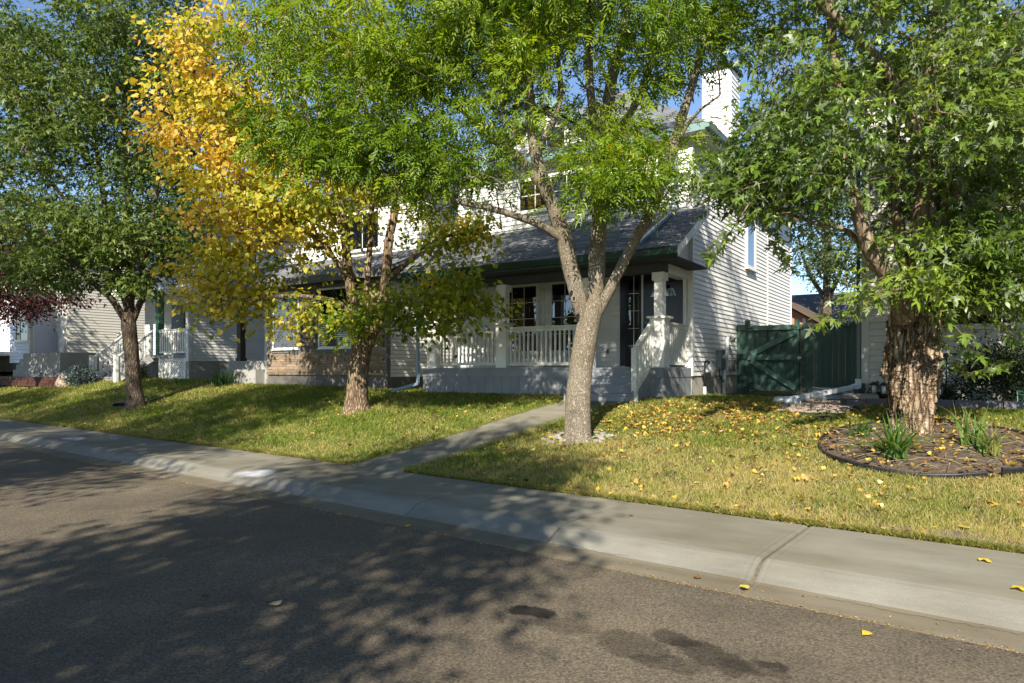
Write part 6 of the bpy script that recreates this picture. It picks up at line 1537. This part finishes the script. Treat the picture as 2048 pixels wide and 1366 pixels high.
tuft = 0.5+0.5*np.sin(x*6.1+np.sin(y*4.3)*2)*np.sin(y*7.7+np.sin(x*3.1)*2); hgt *= 0.65+0.75*tuft+0.5*(rng.random(kq) < .03); lean = rng.normal(size=(kq, 2))*.55
zz = zg(x, y)-.004
V = np.zeros((kq, 3, 3)); V[:,0,0] = x-np.cos(an)*wd; V[:,0,1] = y-np.sin(an)*wd; V[:,1,0] = x+np.cos(an)*wd; V[:,1,1] = y+np.sin(an)*wd; V[:,0,2] = zz; V[:,1,2] = zz
V[:,2,0] = x+lean[:,0]*hgt; V[:,2,1] = y+lean[:,1]*hgt; V[:,2,2] = zz+hgt
dry = dryness(x, y); isdry = rng.random(kq) < dry
tint = np.clip(np.where(isdry, rng.normal(.78, .12, kq), rng.normal(.30, .14, kq)), 0, 1)
# longer blades leaning out over the sidewalk and the path
ne = 26000; s2 = 4-30*rng.random(ne)**1.5; q2 = N_BACK+rng.uniform(-.03, .05, ne)*(0.4+0.8*np.abs(np.sin(s2*2.3)+.6*np.sin(s2*7.1))); e_ = rng.integers(0, 2, ne); tq = rng.random(ne)
isw = rng.random(ne) < .3
yw_ = 7.35+4.8*tq; xw_ = np.where(e_ == 0, np.interp(yw_, [p[1] for p in wl], [p[0] for p in wl])-.0, np.interp(yw_, [p[1] for p in wr], [p[0] for p in wr]))
xe = np.where(isw, xw_+rng.normal(size=ne)*.025, (s2+SK*q2)/NS); ye = np.where(isw, yw_, (q2-SK*s2)/NS)
he = rng.uniform(.04, .085, ne); we = .006; ae = rng.uniform(0, 6.28, ne); ze = np.where(nn(xe, ye) > N_BACK, zg(xe, ye), .16)
lx = np.where(isw, np.where(e_ == 0, .6, -.6), rng.normal(size=ne)*.5)+rng.normal(size=ne)*.4; ly = np.where(isw, 0, -.7)+rng.normal(size=ne)*.4
V2 = np.zeros((ne, 3, 3)); V2[:,0] = np.stack([xe-np.cos(ae)*we, ye-np.sin(ae)*we, ze], 1); V2[:,1] = np.stack([xe+np.cos(ae)*we, ye+np.sin(ae)*we, ze], 1); V2[:,2] = np.stack([xe+lx*he, ye+ly*he, ze+he*.8], 1)
inw = in_walk(xe, ye) & ~isw; V2 = V2[~inw]; V = np.concatenate([V, V2]); tint = np.concatenate([tint, np.clip(np.where(rng.random(len(V2)) < .55, rng.normal(.72, .15, len(V2)), rng.normal(.3, .15, len(V2))), 0, 1)]); kq = len(V)
single('grass', mesh_np('grass', V.reshape(-1, 3), np.arange(kq*3).reshape(-1, 3), M['grass'], {'tint': np.repeat(tint, 3)}), None, 'short lawn grass, part green and part dry', 'grass', kind='stuff')
print('grass blades', kq)
x, y, Z = sample_lawn(170000, -34, 4, N_BACK, 14.5, 0.25, True)
dens = 0.05+1.1*np.exp(-((x+3.2)/2.6)**2-((y-11.2)/1.5)**2)+0.5*np.exp(-((y-12.75)/.35)**2)*((x > -12) & (x < -4.5))+0.09*np.exp(-((x+9.5)/3)**2-((y-11.6)/1.2)**2)+0.10*np.exp(-((nn(x, y)-N_BACK)/.16)**2)*(x > -6)+0.06*((x > -5) & (nn(x, y) < 9.5))+0.14*np.exp(-((x+1.8)/1.5)**2-((y-9.8)/1.0)**2)
dens = dens*(0.35+1.5*(0.5+0.5*np.sin(x*3.3+np.sin(y*2.7)*2)*np.sin(y*4.1+np.sin(x*2.1)*2))**1.5)+0.16*((x-bc[0])**2+(y-bc[1])**2 < br*br)
k = rng.random(len(x)) < dens*0.5; x, y, Z = x[k], y[k], Z[k]; kq = len(x)
P_ = np.stack([x, y, zg(x, y)+rng.uniform(.018, .045, kq)+.055*((x-bc[0])**2+(y-bc[1])**2 < br*br)], 1)
D = rng.normal(size=(kq, 3)); D[:,2] *= .28; U = rng.normal(size=(kq, 3))*.35+np.array([0,0,1.0])
tv = hv.copy(); tv[:,2] = [0,.05,.2,.12,.15,-.02,.16,.02]
V, F, A = scatter_leaves(P_, D, U, rng.normal(size=kq)*.3, rng.uniform(.02, .068, kq), np.clip(rng.normal(.44, .25, kq), 0, 1), (tv, hf), rng)
single('leaf_litter', mesh_np('leaf_litter', V, F, M['leaf_fallen'], {'tint': A}), None, 'scattered yellow and orange leaves over the lawn', 'leaves', kind='stuff')
print('litter', kq)
# crumbs of leaf and seed in the gutter, on the curb joints and along the lawn edge
s_ = 3.5-19.5*rng.random(9000)**1.3; which = rng.random(9000)
q = np.where(which < .45, N_EDGE+rng.normal(size=9000)*.02, np.where(which < .88, N_BACK-np.abs(rng.normal(size=9000))*.03, rng.uniform(N_EDGE-.2, N_GUT+.05, 9000)))
x, y = (s_+SK*q)/NS, (q-SK*s_)/NS
z0 = np.interp(q, [0, N_EDGE, N_GUT, N_CURB, N_BACK], [0, .004, .02, .13, .158])
P_ = np.stack([x, y, z0+.004], 1); kq = len(x)
D = rng.normal(size=(kq, 3)); D[:,2] *= .2; U = rng.normal(size=(kq, 3))*.3+np.array([0,0,1.0])
V, F, A = scatter_leaves(P_, D, U, rng.normal(size=kq)*.3, rng.uniform(.005, .016, kq)*np.where(rng.random(kq) < .03, 2.0, 1), np.clip(rng.normal(.35, .25, kq), 0, 1), T_diamond(), rng)
single('gutter_debris', mesh_np('gutter_debris', V, F, M['leaf_fallen'], {'tint': A}), None, 'crumbs of dry leaf along the gutter and lawn edge', 'debris', kind='stuff')
# hairline cracks in the curb and the road edge
def crack(pts, w, z, seed):
    r_ = random.Random(seed); P_, _ = smooth_path(pts, [0]*len(pts), 14); V = []; F = []
    for i, p in enumerate(P_):
        s_, n_ = p[0]+r_.gauss(0, .006), p[1]+r_.gauss(0, .008)
        for e in (-1, 1): V.append((*sn(s_, n_+e*w*r_.uniform(.2, .7)), float(np.interp(n_, [N_EDGE, N_GUT-.04, N_GUT+.01, 5.235, 5.32, N_CURB-.03, N_CURB+.03, N_BACK], [.004,.012,.020,.046,.092,.121,.134,.158]))+z))
    for i in range(len(P_)-1): F.append((2*i, 2*i+2, 2*i+3, 2*i+1))
    sw.part('crack', MB().add(V, F), M['joint'])
crack([(-1.25,5.12),(-.7,5.11),(-.2,5.13),(.3,5.10),(.9,5.12),(1.6,5.13)], .007, .0025, 1)
crack([(-3.4,5.20),(-3.1,5.17),(-2.8,5.18)], .006, .003, 2)
crack([(-4.3,6.3),(-4.1,6.0),(-4.15,5.7)], .004, .0025, 3)
# bare soil at the lawn edge right
V = []
for a in np.linspace(0, 2*math.pi, 22)[:-1]:
    s0, q0 = ss(0.05, 7.02), N_BACK+.16; xx, yy = sn(s0+0.75*math.cos(a)*(1+.15*math.sin(3*a)), q0+.14*math.sin(a)*(1+.2*math.sin(5*a))); V.append((xx, yy, float(zg(xx, max(yy, (N_BACK+.01)*NS-SK*xx)))+.012))
single('bare_soil', MB().add(V, [tuple(range(len(V)))]), M['joint'], 'bare brown soil patch at the lawn edge', 'soil', kind='structure')
